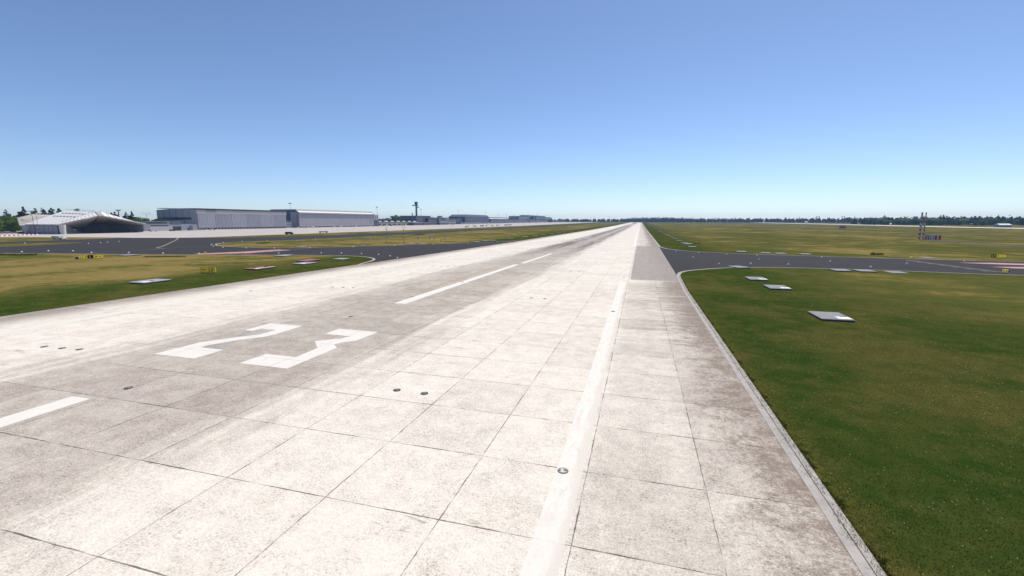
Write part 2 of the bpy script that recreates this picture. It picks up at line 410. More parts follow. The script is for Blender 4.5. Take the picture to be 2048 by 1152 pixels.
def smooth(pts, k=4):
    """Catmull-Rom through the points"""
    out = []; P = [Vector(p) for p in pts]; n = len(P)
    for i in range(n-1):
        a, b, c, d = P[max(i-1,0)], P[i], P[i+1], P[min(i+2,n-1)]
        for j in range(k):
            t = j/k; out.append(tuple(.5*((2*b)+(c-a)*t+(2*a-5*b+4*c-d)*t*t+(3*b-a-3*c+d)*t**3)))
    return out + [tuple(P[-1])]

sheet('grass_field', [[(-9000,-1400),(9000,-1400),(9000,8900),(-9000,8900)]], 'grass', 0)
RE = [(5.70,-300),(5.70,62),(6.2,84),(6.9,178),(7.0,2600)]             # right edge of the runway slab
fil_r = smooth([(6.2,82),(6.45,84.5),(7.2,87.3),(8.4,90),(10.6,93),(14.2,97),(17.6,99.8),(22,102.2),(28,103.9),(38,105),(50,104.6),(66,103),(110,101.5)])
fil_f = smooth([(110,137.5),(90,139.2),(66,142.6),(50,144.8),(38.6,146.4),(25.1,148.9),(16.1,154.2),(10.6,163),(8.3,170),(7.0,180)])
sheet('taxiway', [fil_r + [(400,100),(400,137)] + fil_f + [(6.5,180),(6.0,100),(6.0,82)]], 'asphalt', .010)
left_near = smooth([(-52.4,77),(-53.6,80.5),(-54.8,85),(-56.6,89.3),(-59.4,92.6),(-63.6,95),(-69.4,95.6),(-77,94.4),(-86,92.4),(-95.5,90),(-105.8,87.6),(-120,84.6),(-137,81.5),(-157,78)])
sheet('taxiway', [left_near + [(-200,72),(-270,64),(-420,40),(-420,2600),(-52.4,2600)]], 'asphalt', .010)
sheet('apron', [[(-270,173),(-320,159),(-420,140),(-700,100),(-700,2700),(-225,2700),(-225,206),(-222,190),(-232,180),(-246,175)]], 'apron', .020)
isl = smooth([(-55.0,205),(-57.4,190),(-64.8,173),(-70.4,163),(-81.3,147.5),(-87.9,137),(-98.4,126),(-104,121),(-112,118.3),(-123,118.8),(-137,123),(-147,130.4),(-155,139.3),(-158,148),(-157.5,155),(-154,168),(-151.5,195),(-150.5,240)])
sheet('grass_verge', [isl + [(-150,2600),(-55,2600),(-53.0,240)]], 'grass', .024)
sheet('grass_verge', [[(-185,2600),(-184,300),(-188,225),(-198,201),(-212,190),(-220,188),(-226,205),(-226,2600)]], 'grass', .024)
sheet('grass_verge', [[(-235,92),(-242,120.6),(-246,136),(-249,156.3),(-253,170),(-260,172),(-288,165),(-320,158.4),(-420,138),(-420,88)]], 'grass', .024)
sheet('grass_verge', [[(-221,109),(-220,121),(-213,130.5),(-206,121.5),(-198,108),(-199,60),(-225,60)]], 'grass', .024)
sheet('runway', [[(-52.6,-300)] + RE + [(-52.6,2600)]], 'runway', .030)
sheet('far_runway', [[(505,-300),(560,-300),(560,1150),(592,2300),(640,3000),(590,3000),(535,2300),(508,1150)]], 'far_runway', .02)
# service roads on the field
sheet('service_road', ribbon([(151,-200),(151,240),(150.5,300)], 8.5), 'road', .012)
sheet('service_road', ribbon([(221,340),(224,520),(234,760),(248,1000),(300,1500)], 4.5), 'road', .012)
sheet('service_road', ribbon(smooth([(-152,139),(-139,152),(-131,164),(-129.5,176),(-131,196),(-134,240),(-136,500)]), 3.0), 'road', .030)
sheet('service_road', [[(510,1150),(440,1400),(360,2600),(420,2600),(480,1400),(520,1150)]], 'road', .012)

# kerbs
kr = [(5.70,-40)] + RE[1:2] + [(5.9,72),(6.2,82)]
def off(pts, d):
    return [ (p[0]+d, p[1]) for p in pts]
def strip(name, pts, w0, w1, mat, dz):
    a = ribbon(pts, w1, side=1) if False else None
    P = [Vector(p) for p in pts]; n = len(P); polys = []; A = []; B = []
    for i in range(n):
        d = (P[min(i+1,n-1)] - P[max(i-1,0)]).normalized(); r_ = Vector((d.y, -d.x))
        A.append(tuple(P[i] + r_*w0)); B.append(tuple(P[i] + r_*w1))
    return sheet(name, [[A[i], B[i], B[i+1], A[i+1]] for i in range(n-1)], mat, dz)
kline = kr + fil_r[6:]
strip('kerb_strip', kline, -.02, .29, 'kerb', .045)
strip('kerb_joint', kline, .27, .335, 'kerb_dark', .041)
strip('kerb_strip', kline, .33, .56, 'kerb', .043)
strip('kerb_strip', fil_f + [(7.0,400),(7.0,2500)], -.1, .5, 'kerb', .045)
strip('kerb_strip', [(-52.6,2500),(-52.6,215),(-55.0,206)], -.05, .35, 'kerb', .045)
strip('kerb_strip', list(reversed(left_near)), -.28, .28, 'kerb', .045)
strip('kerb_strip', [(-52.6,77),(-52.6,-40)], -.02, .30, 'kerb', .045)
strip('kerb_strip', isl, -.25, .25, 'kerb', .045)

# painted markings
two = [(-29.68,21.15),(-26.37,21.15),(-26.37,23.22),(-28.33,23.22),(-28.33,23.8),(-27.6,25.4),(-26.5,26.8),(-26.3,27.6),(-26.3,30.63),(-29.55,30.63),(-29.55,28.02),(-28.72,28.02),(-28.72,28.82),(-27.3,28.85),(-27.35,27.2),(-28.3,26.1),(-29.49,24.2)]
three = [(-23.02,21.27),(-19.55,21.27),(-19.6,25.9),(-20.31,26.6),(-20.15,27.25),(-19.45,27.95),(-19.42,30.73),(-22.94,30.73),(-22.91,28.95),(-20.6,28.88),(-20.94,28.1),(-22.2,26.94),(-20.83,25.5),(-20.68,23.32),(-22.98,23.32)]
tag(sheet('runway_number', [two], 'number_paint', .036), 'white painted 2 on the runway left of the 3')
tag(sheet('runway_number', [three], 'number_paint', .036), 'white painted 3 on the runway right of the 2')
sheet('centreline_stripe', [[(-26.3,-18),(-25.1,-18),(-25.09,14.74),(-26.27,14.71)]], 'number_paint', .036)
sheet('centreline_stripe', [[(-24.75,42.3),(-23.4,42.45),(-23.55,90),(-24.55,90)]], 'number_paint', .036)
sheet('centreline_stripe', [[(-24.1,93),(-23.2,93),(-23.1,124.5),(-24.0,125.5)]], 'number_paint', .036)
sheet('side_stripe', [[(-2.72,-30),(-1.78,-30),(-1.60,22),(-1.72,40),(-1.75,69.5),(-2.62,69.5),(-2.6,40),(-2.5,22)]], 'worn_paint', .036)
sheet('side_stripe', [[(-2.6,176),(-1.5,176),(-1.5,1400),(-2.7,1400)]], 'number_paint', .036)
sheet('side_stripe', [[(-46.1,-20),(-45.0,-20),(-44.9,1400),(-45.9,1400)]], 'white_paint', .036)
yl = smooth([(-25.55,50.3),(-26.0,70),(-26.1,95),(-25.9,108),(-26.0,113),(-26.9,117.5),(-29.6,121.3),(-35.4,126)])
sheet('yellow_lead_line', ribbon(yl, .16), 'yellow_paint', .036)
sheet('yellow_lead_line', ribbon([(p[0]-.42, p[1]+.3) for p in yl], .16), 'yellow_paint', .036)
sheet('yellow_lead_line', ribbon(smooth([(-38.7,127),(-42,129.2),(-47,132)]), .30), 'yellow_paint', .036)
MT['track'] = stripe_material('tyre_track', (.42, .375, .325), (.60, .55, .47), 2.2)
sheet('tyre_track', ribbon(smooth([(-52,158),(-47.1,171.2),(-40.4,184),(-34,199),(-30,225),(-28,270)]), 1.3), 'track', .033)
sheet('tyre_track', ribbon(smooth([(-52,172),(-46,188),(-39,206),(-33,235),(-29,300)]), .9), 'track', .0332)
# taxiway paint
for nm, pts, wd, mt in [
    ('taxiway_line', [(-96.7,93.8),(-99.5,105),(-98.9,120)], .45, 'yellow_faded'),
    ('taxiway_line', [(-137.6,100.4),(-139.4,106.8),(-137.4,119)], .4, 'yellow_faded'),
    ('taxiway_line', [(-137.6,85),(-137.6,100.4)], .3, 'yellow_faded'),
    ('taxiway_line', [(-237,188),(-210,166),(-170,131),(-151.8,114.6)], .8, 'yellow_faded'),
    ('taxiway_line', [(-151.8,114.6),(-145,108),(-139.3,106.3)], .9, 'yellow_faded'),
    ('taxiway_line', [(-190,147.6),(-183.7,148.5)], .8, 'yellow_faded'),
    ('taxiway_seam', [(7.2,128.3),(20,127.6),(34,126.5),(56,124.6),(90,122)], .14, 'crack_seal'),
    ('taxiway_seam', [(-53,113),(-75,110),(-110,107),(-150,100)], .15, 'crack_seal'),
    ('taxiway_seam', [(-53,128),(-70,124),(-95,119)], .15, 'crack_seal')]:
    sheet(nm, ribbon(smooth(pts), wd), mt, .018)
for dd in (-.45, .45):
    sheet('holding_line', ribbon([(65.2+dd,137.6),(65.6+dd,121),(66.4+dd,108.6)], .32), 'yellow_faded', .018)
for k in range(7):
    t = k/6.5; x0 = 64.2+1.0*t; y0 = 136.5-27*t
    sheet('holding_line', ribbon([(x0,y0),(x0-.1,y0-2.2)], .3), 'yellow_faded', .018)
for q in [[(72.4,132.2),(80,134),(93,131.5),(93,127.5),(79,129)],[(75,118.5),(72.5,121.5),(93,126),(93,121)],[(78,113),(76,116.5),(92,119),(92,115)]]:
    sheet('red_marking', [q], 'red_paint', .018)
sheet('red_marking', [[(-109,90.2),(-105.5,88.9),(-98.3,96.5),(-97.2,110.5),(-102.8,112),(-104.5,101)]], 'red_paint', .018)
sheet('red_marking', [[(-93.8,88.8),(-93.0,90.6),(-88.6,91.4),(-89.6,90.0)]], 'red_paint', .050)

# ---------------------------------------------------------------- lights set flush in the runway
def flush_light():
    t = thing('runway_light', 0, 0, 'x', 'light')
    G().cyl(0,0,.0,.020,.20,.185,20).build('housing', 'ring_metal', t)
    g = G().cyl(0,0,.0202,.026,.13,.12,16); g.build('top_plate', 'lens', t)
    G().box(-.05,.06,-.13,-.03,.0262,.04).box(-.02,.05,.06,.13,.0262,.038).build('prism', 'ring_metal', t)
    return t
def flush_dark():
    t = thing('runway_light', 0, 0, 'x', 'light')
    G().cyl(0,0,.0,.020,.20,.185,18).build('housing', 'dark_metal', t)
    G().cyl(0,0,.0202,.034,.115,.10,14).build('top_plate', 'ring_metal', t)
    return t
pl = flush_light(); pd = flush_dark(); ul = ud = False
def fl(x, y, label, grp, bright=False):
    global ul, ud
    z = H(x, y) + .036
    if bright: place(pl, ul, x, y, random.random()*6, label, grp, z); ul = True
    else: place(pd, ud, x, y, random.random()*6, label, grp, z); ud = True
for k, y in enumerate([14.9, 45.3, 75.3, 105.5, 135.5, 176]):
    fl(-2.3, y, f"round flush light in the right side stripe, {ORD[k]} counted from the near end", 'flush lights along the right side stripe', k == 0)
for k, y in enumerate([16.3, 35.1, 46.7, 60.5, 91.5, 121, 151]):
    fl(-24.9 if k < 3 else -24.2, y, f"small dark flush light on the runway centreline, {ORD[k]} from the near end", 'flush lights along the centreline')
for r_, y in enumerate([20.2, 50.2, 80.4, 111.6, 144, 177, 208.5, 240]):
    for j, (x, wd) in enumerate([(-38.1,'left'),(-36.6,'middle'),(-35.2,'right')]):
        fl(x, y + .12*j, f"{wd} dark flush light of the {ORD[r_]} row of three across the left runway half", 'rows of three flush lights')
for r_, y in enumerate([20.1, 50.5, 81, 113.5, 146.6, 178, 210, 243]):
    for j, (x, wd) in enumerate([(-11.75,'left'),(-10.2,'right')]):
        fl(x, y, f"{wd} flush light of the {ORD[r_]} pair on the right runway half", 'pairs of flush lights')
for k, y in enumerate([44.1, 73.6, 104, 134, 164]):
    fl(-45.05, y, f"flush light in the left side stripe, {ORD[k]} from the near end", 'flush lights along the left side stripe')

# taxiway edge markers: small white domed lights on a base
def edge_marker():
    t = thing('taxiway_light', 0, 0, 'x', 'light')
    G().cyl(0,0,0,.05,.24,.22,14).build('base', 'white', t)
    G().cyl(0,0,.0502,.17,.17,.15,12).cyl(0,0,.1702,.25,.15,.07,12).build('dome', 'white', t)
    return t
pe = edge_marker(); ue = False
def em(lst, fmt, grp):
    global ue
    for k, (x, y) in enumerate(lst):
        place(pe, ue, x, y, 0, fmt.format(ORD[k]), grp, H(x, y)+.012); ue = True
em([(16.8,108.2),(23.8,111.5),(31.5,112.6),(46.7,112.0)], 'white marker light on the right taxiway, {} from the runway in the near row', 'marker lights, near row of the right taxiway')
em([(10.9,153.3-.8),(17.0,147.3),(24.2,143.8),(31.7,141.8),(47.3,141.0),(76.9,137.9)], 'white marker light on the right taxiway, {} from the runway in the far row', 'marker lights, far row of the right taxiway')
em([(13.4,127.5),(28.7,126.2),(44.0,125.6),(59.2,125.3)], 'small marker light on the centre seam of the right taxiway, {} from the runway', 'marker lights, centre of the right taxiway')
em([(-53.9,94.6),(-58.4,99.0),(-63.3,101.9),(-68.7,102.6),(-74.7,102.6),(-79.7,101.2),(-89.8,97.6),(-107.8,90.6),(-117.5,88.8),(-128.2,88.0),(-137.9,85.6),(-150.2,88.9),(-156.8,87.1),(-158.8,82.5)], 'white marker light on the left taxiway, {} from the runway in the near row', 'marker lights, near row of the left taxiway')
em([(-58,184.8),(-65.2,168.8),(-72.9,154.0),(-81.4,141.3),(-90.7,131.0),(-99.9,121.6),(-108.9,116.8),(-117.7,114.8),(-127.6,115.6),(-136.7,120.2),(-144.4,126.2),(-149.9,131.4)], 'white marker light round the grass island, {} from the runway', 'marker lights round the grass island')
em([(-157.4,143.0),(-159.4,153.8),(-158.9,166.5),(-158.6,197.6),(-199.4,200.5),(-245.3,171.1),(-207.5,139.2),(-202.2,131.5),(-200.8,128.2),(-199.2,123.1),(-222.7,117)], 'white marker light by the parallel taxiway, {} from the island tip', 'marker lights along the parallel taxiway')

# ---------------------------------------------------------------- concrete pads standing in the grass
def pad(x, y, label, rz=0., mat='pad', side='pad_side_shaded', wx=2.7, wy=3.7, plate=True, grp='concrete pads in the grass', tone=None, h=.24):
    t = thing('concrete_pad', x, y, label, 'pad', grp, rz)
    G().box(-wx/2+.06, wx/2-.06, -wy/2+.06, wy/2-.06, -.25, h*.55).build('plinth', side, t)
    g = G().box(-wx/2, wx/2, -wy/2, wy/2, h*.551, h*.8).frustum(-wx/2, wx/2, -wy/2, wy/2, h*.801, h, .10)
    g.build('cover_slab', mat, t)
    if plate:
        G().box(wx/2-1.25, wx/2-.16, -wy/2+.18, -wy/2+1.25, h+.001, h+.012).build('plate', 'pad_plate', t)
        G().box(wx/2-.75, wx/2-.25, -wy/2+1.4, -wy/2+1.55, h+.001, h+.05).build('handle', 'dark_metal', t)
    return t
pad(17.65, 49.0, 'grey concrete pad with white plate, nearest and largest in the right grass')
pad(18.45, 69.8, 'grey concrete pad with white plate, second nearest in the right grass')
pad(18.05, 79.9, 'grey concrete pad with white plate, third nearest, close to the taxiway bend')
pad(19.3, 100.6, 'turned light concrete pad touching the kerb of the right taxiway bend', R(28), plate=False)
pad(37.1, 100.9, 'left pad of the neighbouring two on the near side of the right taxiway', plate=False)
pad(41.2, 101.1, 'right pad of the neighbouring two on the near side of the right taxiway', plate=False)
pad(46.3, 101.2, 'low pale pad by the near edge of the right taxiway, right of the two pads', plate=False, h=.08)
for x, y, l in [(30.8,157.8,'leftmost of four pads on the far side of the right taxiway'),(36.8,153.8,'second from left of four pads on the far side of the right taxiway'),(40.5,153.0,'third from left of four pads on the far side of the right taxiway'),(46.8,152.2,'rightmost of four pads on the far side of the right taxiway')]:
    pad(x, y, l, plate=False)
pad(75.6, 150.6, 'low pale pad beyond the right taxiway, left of the black and yellow sign', plate=False, h=.06)
rowy = [183.5,206,218,245.5,275,301,330.5,357,390,425,460,492,522]
for k, y in enumerate(rowy):
    pad(19.0 if k else 18.9, y, f"pad in the long row right of the runway, {ORD[k]} beyond the taxiway", plate=False, grp='row of pads beyond the right taxiway')
pad(20.4, 210.5, 'pad set just right of the long row of pads, overlapping its second one', plate=False)
pad(-63.4, 45.8, 'pale bluish pad in the left grass, nearest to the camera', mat='pad_blue')
pr = pad(-63.7, 64.8, 'red covered pad with white front strip right of the yellow sign', mat='pad_red', plate=False, grp='red covered pads', wy=4.4)
G().box(.3,1.2,-1.9,-.6,.242,.252).box(.95,1.3,-2.1,2.1,.241,.251).build('plate', 'pad_plate', pr)
G().box(-.7,-.1,-.9,-.2,.242,.38).build('junction_box', 'pad_red', pr)
G().box(-.1,.4,.9,1.3,.242,.34).build('junction_box', 'dark_metal', pr)
pr = pad(-66.6, 80.6, 'red covered pad further back near the taxiway edge', mat='pad_red', plate=False, grp='red covered pads', wy=4.2)
G().box(.7,1.3,-1.6,1.6,.242,.252).build('plate', 'pad_red', pr)
pad(-62.9, 74.9, 'pale bluish pad in front of the farther red pad', mat='pad_blue')
pad(-62.9, 86.3, 'flat rectangular grey pad near the curved tip of the left grass', mat='pad_blue', plate=False, wx=2.5, wy=2.6)
pad(-81.6, 90.4, 'pale pad against the near edge of the left taxiway', mat='pad_blue', plate=False)
pad(-117.6, 80.8, 'pale pad right behind the two part yellow sign', plate=False)
pad(-106.5, 126.0, 'pale pad on the left tip of the grass island', plate=False)
pad(-92.2, 138.4, 'grey pad beside the small yellow post on the island', plate=False, wx=2.2, wy=2.6)
pad(-82.5, 155.0, 'left of two pads on the island below the ring topped masts', plate=False)
pad(-79.2, 158.4, 'flat pale pad, right of two pads below the ring topped masts', plate=False, h=.08)
for k, (x, y) in enumerate([(-66.4,182),(-65.5,191),(-64.4,198),(-63.9,226),(-63.0,253.5),(-61.8,274),(-60.9,294),(-60.2,320.5),(-60.2,349),(-60.4,378),(-59.5,411)]):
    pad(x, y, f"pad in the row left of the runway beyond the taxiway, {ORD[k]} from the taxiway", plate=False, grp='row of pads beyond the left taxiway')

# ---------------------------------------------------------------- signs
def text(parent, s, size, x, z, y, mat, name='lettering', ax='CENTER'):
    cu = bpy.data.curves.new(name, 'FONT'); cu.body = s; cu.size = size; cu.align_x = ax; cu.align_y = 'CENTER'; cu.extrude = .004; cu.offset = size*.016
    o = bpy.data.objects.new(name, cu); scene.collection.objects.link(o)
    dg = bpy.context.evaluated_depsgraph_get(); me = bpy.data.meshes.new_from_object(o.evaluated_get(dg))
    bpy.data.objects.remove(o); bpy.data.curves.remove(cu)
    me.transform(Matrix.Translation((x, y, z)) @ Matrix.Rotation(R(90), 4, 'X')); me.materials.clear(); me.materials.append(MT[mat])
    o = bpy.data.objects.new(name, me); scene.collection.objects.link(o); o.parent = parent; return o
def arrow(parent, x, z, y, L, ang, mat='black'):
    a = R(ang); c, s_ = math.cos(a), math.sin(a); h = L/2
    pts = [(-h,.035),(h-.16,.035),(h-.22,.12),(h-.14,.15),(h,0),(h-.14,-.15),(h-.22,-.12),(h-.16,-.035),(-h,-.035)]
    g = G(); P = [(x + px*c - pz*s_, y, z + px*s_ + pz*c) for px, pz in pts]; n = len(P)
    g.add(P + [(q[0], q[1]+.006, q[2]) for q in P], [tuple(range(n))] + [tuple(range(2*n-1, n-1, -1))] + [(i,(i+1)%n,n+(i+1)%n,n+i) for i in range(n)])
    return g.build('arrow', mat, parent)
def panel(parent, x0, x1, z0, z1, face, d=.22, b=.045):
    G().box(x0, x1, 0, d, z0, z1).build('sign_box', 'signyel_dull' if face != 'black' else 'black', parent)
    G().box(x0, x1, -.012, -.001, z0, z0+b).box(x0, x1, -.012, -.001, z1-b, z1).box(x0, x0+b, -.012, -.001, z0+b, z1-b).box(x1-b, x1, -.012, -.001, z0+b, z1-b).build('frame', 'black', parent)
    G().box(x0+b, x1-b, -.008, -.001, z0+b, z1-b).build('sign_face', face, parent)
t = thing('taxiway_sign', -65.75, 56.5, 'yellow sign reading L3 with a left arrow, alone in the left grass', 'sign', None, R(12))
panel(t, -1.2, 1.2, .17, .98, 'signyel_dull')
text(t, 'L3', .78, .50, .56, -.014, 'black'); arrow(t, -.62, .57, -.016, .62, 180)
for lx in (-.95, 0, .95): G().cyl(lx, .1, -.1, .17, .035).build('leg', 'dark_metal', t)
t = thing('taxiway_sign', -114.9, 71.2, 'wide two part yellow sign with a black panel between, left grass', 'sign', None, R(38))
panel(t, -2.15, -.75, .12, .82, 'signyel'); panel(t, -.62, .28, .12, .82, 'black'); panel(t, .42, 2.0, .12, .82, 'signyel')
text(t, 'L3', .55, -1.65, .47, -.014, 'black'); arrow(t, -1.05, .47, -.016, .42, 45)
text(t, 'L', .55, -.17, .47, -.014, 'signyel'); text(t, 'M', .5, .86, .47, -.014, 'black'); arrow(t, 1.45, .47, -.016, .5, 0)
G().box(-2.75,-2.25,.0,.5,0,.5).build('junction_box', 'steel_dark', t)
for lx in (-1.9,-.95,-.4,.1,.7,1.8): G().cyl(lx, .1, -.1, .12, .035).build('leg', 'dark_metal', t)
t = thing('taxiway_sign', 93.2, 153.7, 'black and yellow sign beyond the right taxiway at the photo edge', 'sign', None, R(-28))
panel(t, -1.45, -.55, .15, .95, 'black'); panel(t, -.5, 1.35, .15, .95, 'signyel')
text(t, 'L7', .62, -1.0, .55, -.014, 'signyel'); text(t, 'K', .58, -.15, .55, -.014, 'black'); arrow(t, .55, .55, -.016, .7, 0)
for lx in (-1.2,-.2,1.1): G().cyl(lx, .1, -.1, .15, .035).build('leg', 'dark_metal', t)
def guard_light(x, y, label, s=1., rz=0):
    t = thing('guard_light', x, y, label, 'light', 'yellow guard lights', rz); t.scale = (s, s, s)
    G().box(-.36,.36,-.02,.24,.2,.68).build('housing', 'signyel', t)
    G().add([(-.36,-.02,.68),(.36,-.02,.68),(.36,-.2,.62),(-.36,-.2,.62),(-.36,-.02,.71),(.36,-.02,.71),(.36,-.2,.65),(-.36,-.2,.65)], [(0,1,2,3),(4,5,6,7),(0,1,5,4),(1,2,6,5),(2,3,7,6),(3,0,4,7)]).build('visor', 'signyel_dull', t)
    for lx in (-.18,.18): G().add([(lx+.12*math.cos(a),-.025,.44+.12*math.sin(a)) for a in [k*math.pi/5 for k in range(10)]], [tuple(range(10))]).build('lamp', 'dark_metal', t)
    G().box(.362,.52,.0,.2,.3,.62).build('bracket', 'black', t)
    for lx in (-.2,.2): G().cyl(lx,.1,-.05,.2,.03).build('leg', 'dark_metal', t)
guard_light(65.7, 106.2, 'yellow guard light on the right taxiway near edge at right', 1.0, R(-25))
guard_light(68.3, 142.9, 'yellow guard light on the far edge of the right taxiway', .85, R(-25))
guard_light(-78.7, 171.6, 'yellow guard light on the island beside the striped posts', 1.6, R(20))
guard_light(-105.4, 90.3, 'small yellow guard light on the left taxiway by the red marking', .8, R(30))
t = thing('marker_post', -93.2, 137.4, 'small yellow post behind the grey island pad', 'post')
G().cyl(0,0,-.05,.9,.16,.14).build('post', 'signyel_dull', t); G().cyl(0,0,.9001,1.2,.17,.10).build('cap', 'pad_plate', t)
for k, (x, y) in enumerate([(-133.5,155.7),(-127.4,158.5),(-132.7,194.5),(-120.5,188),(-123.7,211.4)]):
    t = thing('marker_post', x, y, f"thin white marker post beside the island service road, {ORD[k]} from the left", 'post', 'white posts on the island')
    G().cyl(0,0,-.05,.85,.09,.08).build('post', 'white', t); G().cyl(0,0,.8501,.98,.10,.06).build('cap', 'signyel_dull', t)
for k, (x, y) in enumerate([(176,336),(190,300),(196,260),(215,285),(232,320),(238,270),(246,380),(262,350),(258,300),(275,410),(228,232)]):
    t = thing('marker_post', x, y, f"thin white marker post in the right field, {ORD[k]} of the scattered posts", 'post', 'white posts in the right field')
    G().cyl(0,0,-.05,1.0,.10,.09).build('post', 'white', t); G().cyl(0,0,1.0001,1.15,.12,.06).build('cap', 'white', t)

# red and white masts
def striped_pole(t, x, y, z0, z1, r, n, first='red', parts='band'):
    h = (z1-z0)/n; a = ['red','offwhite'] if first == 'red' else ['offwhite','red']
    for k in range(n): G().cyl(x, y, z0+h*k, z0+h*(k+1)-.002, r, n=8).build(parts, a[k % 2], t)
for x, y, l in [(-98.5,165,'left'),(-91.2,165.8,'right')]:
    t = thing('ring_mast', x, y, f"{l} of two slim red and white masts topped with an open ring", 'mast', 'ring topped masts')
    striped_pole(t, 0, 0, 0, 5.5, .11, 7, parts='mast_band')
    g = G(); P = [(.52*math.cos(a), 0, 6.05+.52*math.sin(a)) for a in [R(130+ k*28) for k in range(11)]]
    for a, b in zip(P[:-1], P[1:]): g.bar(a, b, .055)
    g.bar(P[0], (P[0][0], 0, P[0][2]+.35), .04); g.bar(P[-1], (P[-1][0], 0, P[-1][2]+.35), .04)
    g.build('ring', 'offwhite', t)
    G().box(-.3,.3,-.3,.3,-.1,.22).build('base', 'red', t)
for k, (x, y, l) in enumerate([(-97.4,190.1,'leftmost'),(-97.4,202.5,'second from left'),(-93.2,198.7,'third from left'),(-93.7,212.3,'rightmost')]):
    t = thing('striped_post', x, y, f"{l} of four short red and white posts on the island", 'post', 'short striped posts')
    G().box(-.62,.62,-.4,.4,-.05,.18).build('base', 'white', t)
    for j in range(5): G().cyl(0,0,.18+.34*j,.18+.34*(j+1)-.002,.24 - .008*j,n=10).build('band', 'red' if j % 2 == 0 else 'offwhite', t)
    G().cyl(0,0,1.88,2.05,.12,.06).build('cap', 'offwhite', t)
t = thing('antenna_mast', 154.2, 315, 'tall twin red and white lattice mast joined by white platforms, right field', 'mast')
for px, n0 in ((-.92,'red'),(.92,'red')):
    h = 15.2/13
    for k in range(13):
        g = G(); z0, z1 = h*k, h*(k+1)-.01; w_ = (.34 if px < 0 else .24) - .008*k
        for sx, sy in ((-1,-1),(1,-1),(1,1),(-1,1)): g.box(px+sx*w_-.05, px+sx*w_+.05, sy*w_-.05, sy*w_+.05, z0, z1)
        for a, b in (((-1,-1),(1,-1)),((1,-1),(1,1)),((1,1),(-1,1)),((-1,1),(-1,-1))):
            g.bar((px+a[0]*w_, a[1]*w_, z0), (px+b[0]*w_, b[1]*w_, z1), .05); g.bar((px+b[0]*w_, b[1]*w_, z0), (px+a[0]*w_, a[1]*w_, z1), .05)
        g.box(px-.10, px+.10, -.1, .1, z0, z1)
        g.build('mast_section', 'red' if k % 2 == 0 else 'offwhite', t)
for z, a, b in ((12.2,-1.4,1.9),(7.4,-1.7,1.7),(7.95,-1.3,1.1),(4.0,-1.6,1.8)):
    G().box(a, b, -.35, .35, z, z+.26).build('platform', 'offwhite', t)
G().box(-1.8,-.3,-.9,.9,-.2,.12).box(.1,1.6,-.9,.9,-.2,.12).build('foundation', 'pad_plate', t)
G().bar((-.5,0,4.3),(.2,.3,9.8),.07).bar((-1.2,.3,1),(-.5,.3,6),.06).build('cable', 'offwhite', t)
t = thing('equipment_hut', 158.6, 313.2, 'low hut with red and white vertical stripes beside the twin mast', 'hut')
G().box(-3.2,3.3,-1.25,1.25,-.2,2.35).build('wall', 'offwhite', t)
G().box(-3.3,3.4,-1.35,1.35,2.352,2.47).build('roof', 'roof_grey', t)
for a, b, mt in ((-3.2,-2.9,'red'),(-2.6,-2.1,'red'),(-1.5,.1,'steel'),(.45,1.45,'red'),(2.3,3.3,'red')):
    G().box(a, b, -1.262, -1.25, -.1, 2.35).build('stripe', mt, t)
G().box(-1.1,-.3,-1.28,-1.263,.05,2.0).build('door', 'offwhite', t)
G().box(-3.212,-3.201,-.7,.3,0,2.35).build('stripe', 'red', t)
t = thing('equipment_hut', 288, 790, 'small far hut with dark red and white squares in the right field', 'hut')
G().box(-4,4,-1.5,1.5,-.2,3.6).build('wall', 'steel', t); G().box(-4.1,4.1,-1.6,1.6,3.602,3.75).build('roof', 'roof_grey', t)
for k in range(7):
    for j in range(2):
        if (k+j) % 2 == 0: G().box(-4+1.14*k,-4+1.14*(k+1),-1.52,-1.502,1.8*j,1.8*(j+1)).build('square', 'red', t)
for k, (x, y) in enumerate([(-78.1,419),(-69.6,415),(-62.9,421),(-55.9,428)]):
    t = thing('approach_indicator', x, y, f"{ORD[k]} from left of four small orange boxes in a row left of the runway", 'light unit', 'four orange boxes')
    G().box(-.9,.9,-.4,.4,.35,1.05).build('housing', 'orange', t); G().box(-.75,.75,-.43,-.402,.5,.9).build('lens', 'pad_plate', t)
    for lx in (-.6,.6): G().cyl(lx,0,-.1,.35,.05).build('leg', 'dark_metal', t)
# clumps of weeds
def weeds(x, y, wx, wy, hh, label, rz=0, n=260):
    g = G()
    for _ in range(n):
        a, b = random.uniform(-wx/2, wx/2), random.uniform(-wy/2, wy/2); q = random.random()*6.28; s = random.uniform(.5,1)*hh; d = .09+.03*random.random()
        g.quad((a-d*math.cos(q), b-d*math.sin(q), 0), (a+d*math.cos(q), b+d*math.sin(q), 0), (a+.1*random.uniform(-1,1), b+.1*random.uniform(-1,1), s))
    o = g.build('weed_patch', 'hedge'); o.location = (x, y, H(x, y)); o.rotation_euler = (0,0,rz); return tag(o, label, 'weeds', None, 'stuff')
weeds(23.3, 213.5, 4, 1.2, .6, 'dark weed clump right of the long row of pads', n=90)
weeds(67.4, 159, 3.2, 1.6, .9, 'dark weed clump beyond the right taxiway', n=110)
weeds(-139, 144, 3, 9, .35, 'strip of weeds on the left half of the grass island', R(25), 420)
weeds(-139.7, 273.9, 3, 14, .5, 'strip of weeds on the island beside the parallel taxiway', 0, 500)
weeds(-105.4, 79.9, 9, 1.5, .3, 'low weed strip at the left taxiway near edge, right of the wide sign', R(20), 400)
weeds(-146, 73.2, 12, 2, .5, 'dark weed strip at the far left edge by the taxiway', R(20), 1100)

